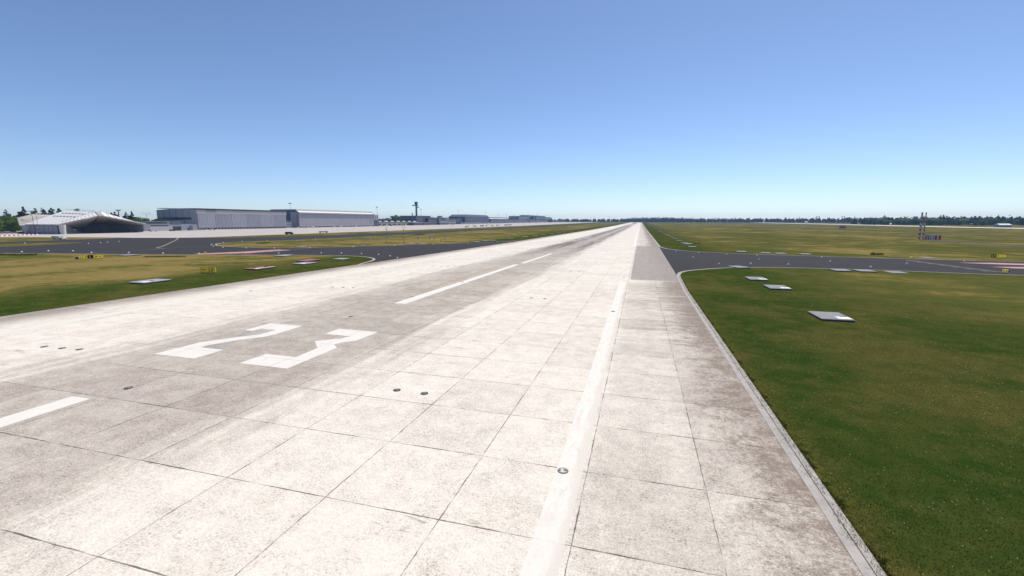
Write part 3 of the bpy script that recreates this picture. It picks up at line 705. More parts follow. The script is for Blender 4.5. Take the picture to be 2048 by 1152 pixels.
# ---------------------------------------------------------------- buildings
def wall_windows(t, face, x, a0, a1, z0, z1, n, mat='window', gap=.35, dep=.06, name='window'):
    """n windows on a +X face (face='x') or on a -Y face (face='y')"""
    st = (a1-a0)/n
    for k in range(n):
        p0, p1 = a0+st*(k+gap/2), a0+st*(k+1-gap/2)
        if face == 'x': G().box(x+.002, x+dep, p0, p1, z0, z1).build(name, mat, t)
        else: G().box(p0, p1, x-dep, x-.002, z0, z1).build(name, mat, t)

# --- folded canopy hangar on the left
t = thing('canopy_hangar', -375, 235, 'low hangar with folded white roof, wide dark mouth and one white column', 'hangar')
ox, oy, oz = t.location
def L(*P): return [(p[0]-ox, p[1]-oy, p[2]+H(p[0],p[1])-oz) for p in P]
def wq(name, mat, *P): return G().slab(L(*P), .35).build(name, mat, t)
# facade towards the camera
for k in range(7):
    x0 = -388.4+ (29.2/7)*k; x1 = x0 + 29.2/7 - .32
    G().box(x0-ox, x1-ox, 206.1-oy, 206.5-oy, -.3, 6.0 + .02*k).build('facade_panel', 'panel', t)
G().box(-388.6-ox, -359.2-ox, 206.52-oy, 207.2-oy, -.3, 6.05).build('wall', 'seam', t)
G().box(-388.8-ox, -358.6-ox, 205.9-oy, 207.3-oy, 6.08, 6.32).build('eave', 'steel', t)
for k in range(5):
    a_, b_ = Vector((-410.2+4.34*k, 215.2-1.8*k)), Vector((-410.2+4.34*(k+1)-.5, 215.2-1.8*(k+1)+.2)); zt = 5.2+.15*k
    G().add([(a_.x-ox,a_.y-oy,-.5),(b_.x-ox,b_.y-oy,-.5),(b_.x-ox,b_.y-oy+.4,-.5),(a_.x-ox,a_.y-oy+.4,-.5),(a_.x-ox,a_.y-oy,zt),(b_.x-ox,b_.y-oy,zt),(b_.x-ox,b_.y-oy+.4,zt),(a_.x-ox,a_.y-oy+.4,zt)], [(0,3,2,1),(4,5,6,7),(0,1,5,4),(1,2,6,5),(2,3,7,6),(3,0,4,7)]).build('facade_panel', 'panel', t)
G().add(L((-410.4,216,-.3),(-388.5,207.0,-.3),(-388.5,207.4,-.3),(-410.4,216.4,-.3),(-410.4,216,5.4),(-388.5,207.0,5.9),(-388.5,207.4,5.9),(-410.4,216.4,5.4)), [(0,3,2,1),(4,5,6,7),(0,1,5,4),(1,2,6,5),(2,3,7,6),(3,0,4,7)]).build('wall', 'seam', t)
G().cyl(-357.0-ox, 207.4-oy, -.3, 6.1, 1.45, 1.75, 20).build('column', 'col_white', t)
# main left roof, in strips that overlap like a folded deck
A0, A1 = Vector((-388.4,205.6,6.35)), Vector((-358.2,205.6,6.35))
B0, B1 = Vector((-404,238,16.2)), Vector((-366,232.5,14.6))
C1 = Vector((-357.6,229.0,12.2))
n = 9
for k in range(n):
    u0, u1 = k/n, (k+1)/n - .012
    p = [A0.lerp(A1,u0), A0.lerp(A1,u1), B0.lerp(B1,u1), B0.lerp(B1,u0)]
    wq('roof_panel', 'roof_white', *[(q.x, q.y, q.z + .06*(k % 2)) for q in p])
    q0 = A0.lerp(A1,u0); q1 = B0.lerp(B1,u0)
    if k > 1:
        for s_ in (.55,.78):
            c = q0.lerp(q1, s_); G().box(c.x-ox-1.25, c.x-ox+.6, c.y-oy-.25, c.y-oy+.25, c.z+H(c.x,c.y)-oz+.1, c.z+H(c.x,c.y)-oz+.5).build('roof_light', 'steel', t)
wq('roof_substrate', 'soffit', *[(q.x, q.y, q.z-.45) for q in (A0, A1, B1, B0)])
# edge band over the mouth
n = 10
for k in range(n):
    u0, u1 = k/n, (k+1)/n - .012
    p = [A1.lerp(C1,u0), A1.lerp(C1,u1), A1.lerp(B1,u1), A1.lerp(B1,u0)]
    wq('edge_panel', 'roof_white', *[(q.x, q.y, q.z+.05) for q in p])
    c = A1.lerp(B1, u0+.04)
    if k: G().box(c.x-ox-.08, c.x-ox+.08, c.y-oy-.08, c.y-oy+.08, c.z+H(c.x,c.y)-oz, c.z+H(c.x,c.y)-oz+1.1).build('finial', 'steel_dark', t)
G().bar(L(tuple(B0+Vector((0,0,.9))))[0], L(tuple(B1+Vector((0,0,.9))))[0], .10).bar(L((-385,235.2,15.7))[0], L((-385,235.2,16.6))[0], .1).build('railing', 'steel', t)
# underside: two big folded soffits
D0, D1 = Vector((-357.4,232.6,12.1)), Vector((-360.4,262.5,6.6))
E0 = Vector((-367.5,237.0,15.0)); Y0 = Vector((-388,257.5,6.2)); X0 = Vector((-388,238.5,3.8))
wq('soffit', 'soffit', tuple(A1-Vector((0,0,.5))), tuple(C1-Vector((0,0,.45))), (-388,242,6.6), tuple(X0))
wq('soffit', 'soffit', tuple(C1-Vector((0,0,.45))), tuple(D0-Vector((0,0,.45))), (-388,257.5,6.4), (-388,242,6.6))
wq('soffit', 'soffit', tuple(D0-Vector((0,0,.4))), tuple(D1-Vector((0,0,.4))), (-375,268.5,6.1), (-388,257.5,6.4))
for a, b in ((tuple(C1-Vector((0,0,.95))),(-386,243,6.4)),((-360,222,9.9),(-383,250,6.1)),((-358.5,246,9.2),(-381,262,5.8)),((-359.5,216,8.2),(-384,241,5.6)),((-378,224,7.0),(-380,262,5.7))):
    G().bar(L(a)[0], L(b)[0], .13).build('soffit_joint', 'seam', t)
# right roof strips
n = 7
for k in range(n):
    u0, u1 = k/n, (k+1)/n - .02
    F0 = E0; F1 = Vector((-369,264.5,6.9))
    p = [D0.lerp(D1,u0), D0.lerp(D1,u1), F0.lerp(F1,u1), F0.lerp(F1,u0)]
    wq('edge_panel', 'roof_white', *[tuple(q) for q in p])
    c = F0.lerp(F1, u0); G().box(c.x-ox-.08, c.x-ox+.08, c.y-oy-.08, c.y-oy+.08, c.z+H(c.x,c.y)-oz, c.z+H(c.x,c.y)-oz+.9).build('finial', 'steel_dark', t)
wq('valley_panel', 'soffit', tuple(C1+Vector((0,.2,.0))), tuple(D0+Vector((0,-.1,0))), tuple(E0), tuple(B1+Vector((0,.4,0))))
wq('roof_panel', 'roof_beige', tuple(E0-Vector((0,0,.2))), (-369,264.3,6.7), (-410,272,7.5), (-405,240,15.4))
# rear wing with upturned sheet
wq('wing_sheet', 'roof_beige', (-410.5,214.5,5.3), (-412.4,215,10.2), (-442,240,13.4), (-450,256,13.2))
wq('wing_sheet', 'roof_beige', (-410.5,214.5,5.3), (-450,256,13.2), (-440,262,10.5), (-398,226,7.2))
G().bar(L((-410.4,214.3,5.2))[0], L((-412.5,214.8,10.4))[0], .16).bar(L((-412.5,214.8,10.4))[0], L((-442,240,13.6))[0], .13).build('wing_edge', 'col_white', t)
# warped inner wall and dark doors
g = G(); NN = 10; vs = []
for i in range(NN+1):
    for j in range(5):
        u = i/NN; v = j/4
        bot = Vector((-357.5,208.8,0)).lerp(Vector((-388,241,0)), u); top = Vector((-360,209.6,6.4)).lerp(Vector((-390,236,1.2)), u**1.3)
        q = bot.lerp(top, v); q += Vector((-2.2*math.sin(v*math.pi)*(1-u), 0, 0)); vs.append(L(tuple(q))[0])
g.add(vs, [(i*5+j,(i+1)*5+j,(i+1)*5+j+1,i*5+j+1) for i in range(NN) for j in range(4)]).build('warped_wall', 'roof_beige', t)
segs = [(-388.5,238.2,3.9),(-387.5,243,5.2),(-386.8,248,5.9),(-385.5,253,6.2),(-381.5,258.5,6.25),(-377.5,263.5,6.2),(-373,268.6,6.15)]
for (x0,y0,z0),(x1,y1,z1) in zip(segs[:-1], segs[1:]):
    G().add(L((x0,y0,-.3),(x1,y1-.25,-.3),(x1-.3,y1-.2,-.3),(x0-.3,y0+.05,-.3),(x0,y0,z0),(x1,y1-.25,z1),(x1-.3,y1-.2,z1),(x0-.3,y0+.05,z0)), [(0,3,2,1),(4,5,6,7),(0,1,5,4),(1,2,6,5),(2,3,7,6),(3,0,4,7)]).build('door', 'door_navy', t)
G().box(-411-ox,-389.6-ox,222-oy,269-oy,-.3,8.2).build('inner_core', 'door_navy', t)

# --- low annex between the hangars
t = thing('workshop_building', -400, 312, 'low grey workshop with roller doors between canopy hangar and grey hangar', 'building')
G().box(-24,0,-23,-18.3,-.5,5.8).build('wall', 'panel', t)
G().box(-24,-.4,-18.3,25.6,-.5,5.2).build('wall', 'panel', t)
G().box(-24,-1.2,-17.5,25.6,5.202,5.8).build('wall', 'panel', t)
G().box(-24,-1.6,-19,1.5,5.802,8.4).build('upper_storey', 'panel', t)
G().box(-24,-1.0,1.6,10.5,5.802,8.5).build('upper_storey', 'facade_a', t)
G().box(-1.6,-1.5,-18.6,-2,6.4,7.5).build('window_band', 'window', t)
G().box(-24.5,-1.2,-19.3,1.8,8.402,8.6).build('roof', 'roof_grey', t)
G().box(-.4,-.32,-17.6,-2,4.2,5.0).build('window_band', 'window', t)
G().box(-.4,-.3,-17.8,1.2,-.3,3.9).build('roller_door', 'panel_light', t)
G().box(-.4,-.28,2.2,9.6,-.3,3.7).build('gate_opening', 'window', t)
G().box(-.4,-.25,15.8,17.4,-.3,2.6).build('door', 'window', t)
G().box(-.4,-.27,17.8,20.6,-.3,4.4).build('panel', 'facade_a', t)
G().box(-.6,.05,-18.3,-17.9,-.3,5.8).build('pier', 'panel_light', t)

# --- grey hangar with ribbed doors
t = thing('grey_hangar', -425, 418, 'long grey hangar with pale ribbed sliding doors, left of the two large hangars', 'hangar')
G().prism_y([(-52,-.8),(-.6,-.8),(-.4,16),(0,19.6),(-1.0,20.3),(-26,21.2),(-50,20.0),(-52,19.6)], -59.3, 61).build('wall', 'panel', t)
G().box(.05,.35,-59.4,61,16.2,19.9).build('fascia', 'panel_light', t)
G().box(.36,.40,-49,-37,17.2,19.9).build('fascia_panel', 'soffit', t)
G().box(-27,1.0,-59.9,61.3,20.9,21.3).build('roof_edge', 'roof_grey', t)
for d in range(6):
    y0 = -58.4 + d*19.8
    g = G().box(-.3,.1,y0,y0+19.6,1.9,16.1)
    for k in range(11): g.box(.1,.5,y0+.3+1.78*k,y0+.85+1.78*k,1.9,16.1)
    g.build('sliding_door', 'door' if d % 2 == 0 else 'door_b', t)
    for k in range(10): G().box(.1,.16,y0+.5+1.95*k,y0+1.9+1.95*k,.6,1.88).build('window', 'window', t)
    g = G()
    for k in range(5): g.box(.2,.7,y0+.3+3.9*k,y0+.8+3.9*k,-.6,1.5)
    g.build('door_guide', 'panel_light', t)
# end wall details (facing the camera)
for k in range(6): G().box(-51.9+8.4*k, -51.5+8.4*k, -59.36, -59.302, 12.5, 19.6).build('seam', 'seam', t)
G().box(-51.6,-7,-59.40,-59.305,10.0,12.4).build('window_band', 'window', t)
G().box(-16.5,-16.1,-59.37,-59.303,4.5,10).build('seam', 'seam', t)
G().box(-14,-1.2,-59.38,-59.31,5.5,6.0).build('ledge', 'navy', t)
G().box(-51,-40,-59.0,-30,21.2,21.8).build('roof_unit', 'steel', t)
# --- small block between
t = thing('office_block', -440, 499.5, 'small pale three storey block between the two large hangars', 'building')
G().box(-12,0,-5.5,5.5,-.5,8.6).build('wall', 'panel', t); G().box(-12.2,.2,-5.7,5.7,8.602,8.8).build('roof', 'roof_grey', t)
for z in (1.4,4.0,6.6): wall_windows(t, 'x', 0, -5, 5, z, z+1.2, 3)
for z in (4.0,6.6): wall_windows(t, 'y', -5.5, -11, -1, z, z+1.2, 2)
# --- second hangar
t = thing('pale_roofed_hangar', -440, 608.9, 'largest hangar with cream sloped roof edge and tall grey door panels', 'hangar')
G().prism_y([(-46,-.8),(-.6,-.8),(-.6,18.2),(.8,18.5),(.9,20.2),(-1.8,20.6),(-3.6,24.0),(-46,24.0)], -90.2, 90.3).build('wall', 'navy', t)
G().add([(.95,-90.6,18.55),(1.1,-90.6,20.5),(1.1,90.6,20.5),(.95,90.6,18.55),(.7,-90.6,18.5),(.7,-90.6,20.45),(.7,90.6,20.45),(.7,90.6,18.5)], [(0,1,2,3),(4,5,6,7),(0,1,5,4),(2,3,7,6),(1,2,6,5),(0,3,7,4)]).build('fascia', 'door_dark', t)
G().prism_y([(1.2,20.5),(-1.6,22.4),(-1.8,22.1),(.9,20.3)], -90.9, 88).build('roof_slope', 'roof_white', t)
G().prism_y([(-1.7,22.0),(-3.4,24.3),(-3.8,24.3),(-3.8,22.0)], -91.2, 86).build('roof_slope', 'roof_beige', t)
G().box(-44,-3.3,-91.3,86.3,24.002,24.5).build('roof', 'panel_light', t)
G().box(-3.37,-3.0,76,84,22.4,23.9).build('window_band', 'window', t)
for k in range(28):
    y0 = -89.6 + 6.4*k
    if y0+6.2 > 90.2: break
    g = G().box(-.6,-.2,y0,y0+6.1,1.3,18.15)
    for j in range(3): g.box(-.2,-.12,y0+.6+1.9*j,y0+.8+1.9*j,1.3,18.15)
    g.build('door_panel', 'door_dark', t)
G().box(-.6,-.1,-89.6,90,-.6,1.28).build('plinth', 'seam', t)
for y0 in (-20,35,76): G().box(-.1,.6,y0,y0+4,-.6,1.6).build('entrance', 'panel_light', t)
G().box(-12.8,-.7,-90.5,-90.21,-.6,20.5).build('corner_cladding', 'panel', t)
G().box(-3,-2,-90.8,-90.52,-.6,18).build('corner_cladding', 'facade_a', t)
g = G()
for k in range(4): g.box(-45+10*k,-44.7+10*k,-90.3,-90.21,-.6,23)
g.build('seam', 'seam', t)
G().box(-12.6,-.1,91.0,104,10.4,19.8).build('annex', 'panel_light', t)
G().box(-14,-.6,91.0,106,-.6,10.38).build('annex', 'facade_c', t)
for z in (11.6,14.2,16.8): wall_windows(t, 'x', -.1, 92, 103.5, z, z+1.3, 2)
for z in (11.6,14.2,16.8): wall_windows(t, 'y', 91.0, -12, -1, z, z+1.3, 2)

# --- terminal row behind the apron
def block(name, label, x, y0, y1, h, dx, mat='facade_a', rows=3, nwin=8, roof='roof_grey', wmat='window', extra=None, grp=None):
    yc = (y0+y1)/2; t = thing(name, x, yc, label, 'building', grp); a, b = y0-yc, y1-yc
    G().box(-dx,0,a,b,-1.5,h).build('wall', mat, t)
    G().box(-dx-.4,.4,a-.4,b+.4,h+.002,h+.5).build('roof', roof, t)
    for r_ in range(rows):
        z = 1.2 + r_*(h-1.0)/rows
        wall_windows(t, 'x', 0, a+1, b-1, z, z+(h-1.0)/rows*.45, nwin, wmat)
        wall_windows(t, 'y', a, -dx+1, -1, z, z+(h-1.0)/rows*.45, max(2, int(nwin*dx/(b-a))) if dx > 8 else 2, wmat)
    if extra: extra(t, a, b, h)
    return t
def skylights(t, a, b, h):
    n = 8
    for k in range(n):
        y = a + (b-a)*(k+.3)/n; G().prism_y([(-6,h+.5),(-3.5,h+2.1),(-3,h+.5)], y, y+ (b-a)/n*.5).build('skylight', 'roof_white', t)
block('pier_building', 'low long brown pier with a row of pale skylights right of the largest hangar', -462, 722, 905, 7.0, 22, 'roof_beige', 1, 10, extra=skylights)
block('parking_deck', 'grey open parking deck with slat rail behind the long pier', -560, 760, 960, 13, 40, 'facade_c', 2, 14)
block('shed', 'low shed with white roof in front of the control tower', -452, 864, 908, 5.4, 14, 'facade_c', 1, 4, roof='roof_white')
block('shed', 'red brick shed with white roof next to the low terminal block', -452, 912, 940, 5.2, 12, 'brick', 1, 3, roof='roof_white')
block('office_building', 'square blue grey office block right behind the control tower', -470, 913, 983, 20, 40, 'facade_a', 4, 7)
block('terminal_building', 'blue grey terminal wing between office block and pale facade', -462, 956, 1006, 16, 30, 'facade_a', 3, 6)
def ctr(t, a, b, h):
    G().box(-12,-2,b-42,b-34,h+.5,h+4.5).build('roof_unit', 'roof_beige', t)
    G().box(.1,1.2,a,b,-1,4.5).build('glazing', 'facade_c', t); G().box(.06,.3,a+6,a+34,h-4.6,h-1.2).build('window_band', 'window', t)
block('terminal_building', 'pale terminal front with a dark window band and glazed ground floor', -458, 1006, 1062, 16.5, 26, 'facade_p', 2, 6, extra=ctr)
block('terminal_building', 'lower pale terminal wing with flat roof right of the window band', -460, 1062.6, 1110, 11.5, 26, 'facade_p', 2, 6)
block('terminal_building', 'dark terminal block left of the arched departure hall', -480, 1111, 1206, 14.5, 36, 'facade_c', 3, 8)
def hall(t, a, b, h):
    c = 14; G().add([(-50,a+1,h+.5),(0,a+1,h+.5),(0,b-1,h+.5),(-50,b-1,h+.5),(-46,a+c,h+6.5),(-3,a+c,h+6.5),(-3,b-c,h+6.5),(-46,b-c,h+6.5)], [(0,3,2,1),(4,5,6,7),(0,1,5,4),(1,2,6,5),(2,3,7,6),(3,0,4,7)]).build('arched_roof', 'facade_c', t); G().box(.1,3,a-40,b+20,-1,5.2).build('canopy', 'facade_b', t)
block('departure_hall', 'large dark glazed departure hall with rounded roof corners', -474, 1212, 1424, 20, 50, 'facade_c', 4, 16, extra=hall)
def bridge(t, a, b, h): G().box(-10,0,a-150,b,h+4,h+6).build('bridge', 'facade_a', t)
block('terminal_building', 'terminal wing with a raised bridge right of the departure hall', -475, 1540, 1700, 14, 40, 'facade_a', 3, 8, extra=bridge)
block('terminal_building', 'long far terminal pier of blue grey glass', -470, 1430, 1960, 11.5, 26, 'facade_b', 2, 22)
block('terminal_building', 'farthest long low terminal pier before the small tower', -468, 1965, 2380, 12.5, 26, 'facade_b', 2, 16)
block('tower_block', 'narrow dark tower block above the far terminal pier', -478, 2085, 2110, 26, 20, 'facade_c', 4, 2)
block('tower_block', 'wider dark tower block beside the narrow one above the far pier', -476, 2125, 2178, 28.5, 22, 'facade_c', 4, 3)
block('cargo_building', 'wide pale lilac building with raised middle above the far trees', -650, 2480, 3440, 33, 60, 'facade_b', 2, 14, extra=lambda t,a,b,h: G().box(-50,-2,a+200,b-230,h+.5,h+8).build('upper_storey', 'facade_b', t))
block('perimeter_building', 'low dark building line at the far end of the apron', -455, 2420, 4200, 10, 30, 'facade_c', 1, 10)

# control tower
t = thing('control_tower', -476, 925, 'slender grey control tower with stepped decks and dark cab', 'control tower')
G().cyl(0,0,-1,44,2.1,1.9,14).build('shaft', 'tower', t)
G().box(-2.2,2.2,-15,6.5,41.4,43.4).build('deck', 'tower', t); G().box(-1.8,1.8,1.2,9.5,37.6,39.4).build('deck', 'tower', t)
G().cyl(0,0,43.6,45.5,2.2,3.3,16).build('cab_base', 'tower', t)
G().cyl(0,0,45.502,49.0,3.3,3.8,16).build('cab_glazing', 'window', t)
G().cyl(0,0,49.002,50.2,4.0,3.4,16).build('cab_roof', 'tower', t); G().cyl(0,0,50.2,53,.25,.12,6).build('antenna', 'steel', t)
t = thing('water_tower', -560, 985, 'small mushroom shaped water tower above trees left of the control tower', 'water tower')
G().cyl(0,0,-1,19,1.3,1.1,12).build('shaft', 'tower', t); G().cyl(0,0,19,22.3,1.6,3.0,14).cyl(0,0,22.301,23,3.0,2.7,14).build('tank', 'tower', t)
t = thing('chimney', -520, 990, 'plain grey chimney above the trees left of the control tower', 'chimney')
G().cyl(0,0,-1,27,1.1,.95,12).build('shaft', 'facade_b', t); G().cyl(0,0,27.0,27.5,1.1,1.1,12).build('rim', 'tower', t)

# lamp masts
def lamp_mast(x, y, h, label, w_=1.15, grp='tall apron floodlight masts', r=.26, mat='steel'):
    t = thing('floodlight_mast', x, y, label, 'lamp post', grp)
    G().cyl(0,0,-.5,h,r,r*.6,8).build('pole', mat, t)
    g = G()
    for k in range(6): a = k*math.pi/3; g.box(w_*math.cos(a)-.5, w_*math.cos(a)+.5, w_*math.sin(a)-.4, w_*math.sin(a)+.4, h-.6, h+.5)
    g.build('lamp_ring', 'steel', t); g = G()
    for k in range(6): a = k*math.pi/3; g.bar((0,0,h-.4), (w_*math.cos(a), w_*math.sin(a), h), .1)
    g.build('arm', 'steel_dark', t); return t
lamp_mast(-440, 504.2, 31.5, 'floodlight mast rising between the two large hangars')
lamp_mast(-436, 703, 32.4, 'floodlight mast at the right end of the largest hangar')
lamp_mast(-436, 868, 33, 'floodlight mast just right of the control tower')
lamp_mast(-440, 1080, 34.4, 'floodlight mast above the pale terminal wing')
lamp_mast(-440, 1288, 34.4, 'floodlight mast above the arched departure hall')
for k, (y, h) in enumerate([(1430,30),(1545,30),(1625,30),(1780,33),(1850,35),(1870,32),(2000,33),(2030,31),(2215,35),(2245,33)]):
    lamp_mast(-445 - 6*(k % 2), y, h, f"distant floodlight mast above the far terminal pier, {ORD[k]} from the left", grp='distant floodlight masts', r=.45)
for k, (x, y, h) in enumerate([(-260,2500,26),(-160,2500,27)]):
    lamp_mast(x, y, h+2, ['left','right'][k] + ' thin mast above the far wood left of the runway end', 2, 'thin masts above the far wood', .5)
# street-lamp style poles before the canopy hangar
t = thing('lamp_post', -378, 204.6, 'dark leaning lamp post with flat crossbar in front of the canopy hangar', 'lamp post')
G().bar((0,0,-.3),(-.6,0,14.6),.16,.12,8).build('pole', 'steel_dark', t); G().box(-3.2,1.9,-.4,.4,14.5,14.85).build('lamp_head', 'steel_dark', t)
G().bar((-9.5,.5,0),(-1.2,0,6.2),.14).build('strut', 'steel_dark', t)
G().bar((-9.8,0,9.0),(-1.0,0,7.2),.12).box(-11.2,-9.6,-.3,.3,8.8,9.3).build('side_arm', 'steel', t)
t = thing('lamp_post', -372.5, 203.5, 'thin red and white pole in front of the canopy hangar facade', 'pole')
for k in range(10): G().cyl(0,0,1.25*k,1.25*(k+1)-.01,.11).build('band', 'red' if k % 2 == 0 else 'offwhite', t)
G().box(-.6,.6,-.5,.5,-.2,1.0).build('base', 'steel_dark', t)
t = thing('lamp_post', -452, 330, 'double armed light pole behind the low workshop', 'lamp post')
G().cyl(0,0,-.5,15,.2,.14).build('pole', 'steel', t); G().bar((0,-3,16),(0,0,15),.12).bar((0,3,16),(0,0,15),.12).build('arm', 'steel', t); G().box(-.4,.4,-4,-2.6,15.9,16.2).box(-.4,.4,2.6,4,15.9,16.2).build('lamp_head', 'steel', t)
t = thing('floodlight_mast', -470, 318, 'floodlight mast with flat head among trees right of the canopy roof', 'lamp post')
G().cyl(0,0,-.5,18,.5,.4).build('pole', 'steel_dark', t); G().cyl(0,0,18,18.8,1.2,2.6,12).build('lamp_ring', 'steel_dark', t)
for x0, l in ((743,'left'),(838,'right')):
    t = thing('antenna_gantry', x0, 2300, f"{l} of two V shaped antenna gantries above the far wood", 'antenna', 'V shaped antenna gantries')
    G().bar((0,0,-1),(-5.6,0,27),1.1).bar((0,0,-1),(5.6,0,27),1.1).build('leg', 'steel_dark', t); G().bar((-6.6,0,27.3),(6.6,0,27.3),.8).build('crossbar', 'steel_dark', t)
# far small buildings on the right
def house(x, y, lx, ly, h, wall, roof, label, ridge=2.4):
    t = thing('far_building', x, y, label, 'building')
    G().box(-lx/2,lx/2,-ly/2,ly/2,-1,h).build('wall', wall, t)
    g = G().add([(-lx/2-.4,-ly/2-.4,h+.002),(lx/2+.4,-ly/2-.4,h+.002),(lx/2+.4,ly/2+.4,h+.002),(-lx/2-.4,ly/2+.4,h+.002),(-lx/2,0,h+ridge),(lx/2,0,h+ridge)], [(0,1,5,4),(2,3,4,5),(0,4,3),(1,2,5),(0,3,2,1)]); g.build('roof', roof, t)
    wall_windows(t, 'y', -ly/2, -lx/2+1, lx/2-1, h*.35, h*.75, 5)
house(605, 1000, 17, 14, 3.6, 'steel', 'roof_white', 'low shed with shallow pale roof at the right wood edge', 2.6)
house(800, 1740, 34, 14, 4.5, 'steel', 'roof_white', 'low building with white roof before the wood behind the far runway', 2)
house(838, 1700, 30, 14, 5.0, 'roof_beige', 'brick', 'low building with reddish roof right of the white roofed one', 2)
house(770, 1760, 22, 12, 4.5, 'facade_a', 'roof_grey', 'low bluish building left of the white roofed one', 1.5)
t = thing('radar_dome', 850, 1690, 'white radar dome beside the reddish roof before the wood', 'dome')
G().cyl(0,0,-1,4.5,2.2,2.2,10).build('base', 'steel', t)
g = G()
for k in range(6):
    a0, a1 = R(-50+k*23.3), R(-50+(k+1)*23.3); g.cyl(0,0,8+4*math.sin(a0),8+4*math.sin(a1),4*math.cos(a0),max(.05,4*math.cos(a1)),14)
g.build('dome', 'white', t)
house(680, 2240, 10, 8, 3.5, 'white', 'roof_white', 'tiny white hut at the foot of the far wood', 3)
house(735, 1300, 18, 8, 2.6, 'brick', 'roof_grey', 'low brown shed before the wood right of the striped mast', 1.2)
house(555, 1260, 3, 3, 4.5, 'white', 'roof_white', 'small white cabin before the wood left of the striped mast', .6)

# ---------------------------------------------------------------- vehicles
def car(kind, paint, L_=4.6, hh=1.45, wd=1.85):
    t = thing(kind, 0, 0, 'x', 'car')
    h2 = L_/2
    if kind == 'van': prof = [(-h2,.35),(h2,.35),(h2,.95),(h2-.35,1.05),(h2-1.1,hh+.35),(-h2+.1,hh+.4),(-h2,hh*.7)]
    else: prof = [(-h2,.35),(h2,.35),(h2,.78),(h2-1.05,.95),(h2-1.75,hh),(-h2+.9,hh),(-h2+.1,.95),(-h2,.9)]
    n = len(prof); g = G(); vs = []
    for s_ in (-1, 1):
        for x, z in prof: vs.append((x, s_*(wd/2 - (.16 if z > 1.1 else 0)), z))
    g.add(vs, [tuple(range(n)), tuple(range(2*n-1,n-1,-1))] + [(i,n+i,n+(i+1)%n,(i+1)%n) for i in range(n)]); g.build('body', paint, t)
    top = prof[4][1]; y_ = wd/2 - .10
    for s_ in (-1, 1):
        if kind == 'van': G().box(h2-2.0,h2-1.05,s_*y_-.03,s_*y_+.05,1.05,top-.25).build('window', 'window', t)
        else: G().box(-h2+1.0,h2-1.95,s_*y_-.03,s_*y_+.05,.98,top-.12).build('window', 'window', t)
    if kind == 'van': G().add([(h2-.40,-.75,1.12),(h2-.40,.75,1.12),(h2-1.02,.7,top-.15),(h2-1.02,-.7,top-.15)], [(0,1,2,3)]).build('windscreen', 'window', t)
    else: G().add([(h2-1.08,-.7,1.0),(h2-1.08,.7,1.0),(h2-1.66,.65,top-.06),(h2-1.66,-.65,top-.06)], [(0,1,2,3)]).build('windscreen', 'window', t)
    for sx in (-h2+.85, h2-.9):
        for s_ in (-1, 1): G().bar((sx, s_*(wd/2-.2), .34), (sx, s_*(wd/2+.02), .34), .34, n=12).build('wheel', 'tyre', t)
    return t
pc = {'car_w': car('car','car_white'), 'car_d': car('car','car_dark'), 'car_g': car('car','car_grey'), 'van': car('van','car_white',5.2,1.75,2.0), 'van_d': car('van','car_dark',4.8,1.3,2.0)}
uc = set()
def veh(k, x, y, rz, label, grp=None):
    o = place(pc[k], k in uc, x, y, R(rz), label, grp); uc.add(k); o['category'] = 'van' if 'van' in k else 'car'; return o
o = veh('car_w', -256, 147.2, 8, 'white van with dark rear on the grass strip before the canopy hangar')
G().box(-2.7,-1.5,-.86,.86,.6,1.55).build('rear_box', 'car_dark', o); o.scale = (1.15, 1.1, .95)
veh('van_d', -224.2, 254.2, 60, 'black van parked at the apron edge before the grey hangar')
veh('car_w', -386, 286, 70, 'white car parked before the low workshop')
veh('car_d', -386, 302, 80, 'dark car parked in front of the workshop gate')
veh('car_g', -402, 343, 70, 'grey car at the left corner of the grey hangar')
veh('car_w', -396, 349, 60, 'white car at the left corner of the grey hangar')
veh('car_w', -420, 492, 80, 'small white car at the right end of the ribbed doors')
veh('car_g', -433, 520, 80, 'left of two pale cars at the corner of the largest hangar')
veh('car_w', -432, 526, 80, 'right of two pale cars at the corner of the largest hangar')
veh('van', -434, 538, 80, 'white van before the doors of the largest hangar, left')
veh('van', -435, 601, 80, 'white van halfway along the doors of the largest hangar')
veh('car_g', -432, 612, 80, 'grey car right of the halfway van at the largest hangar')
for k, (y, kd) in enumerate([(726,'car_w'),(733,'van'),(748,'van_d'),(772,'car_w'),(790,'car_w'),(800,'van'),(835,'van_d'),(965,'car_w'),(990,'car_w'),(1012,'van'),(1040,'van_d'),(1120,'van'),(1310,'van')]):
    veh(kd, -438+ (k % 3), y, 85, f"vehicle parked before the terminal row, {ORD[k]} from the left", 'vehicles before the terminal row')
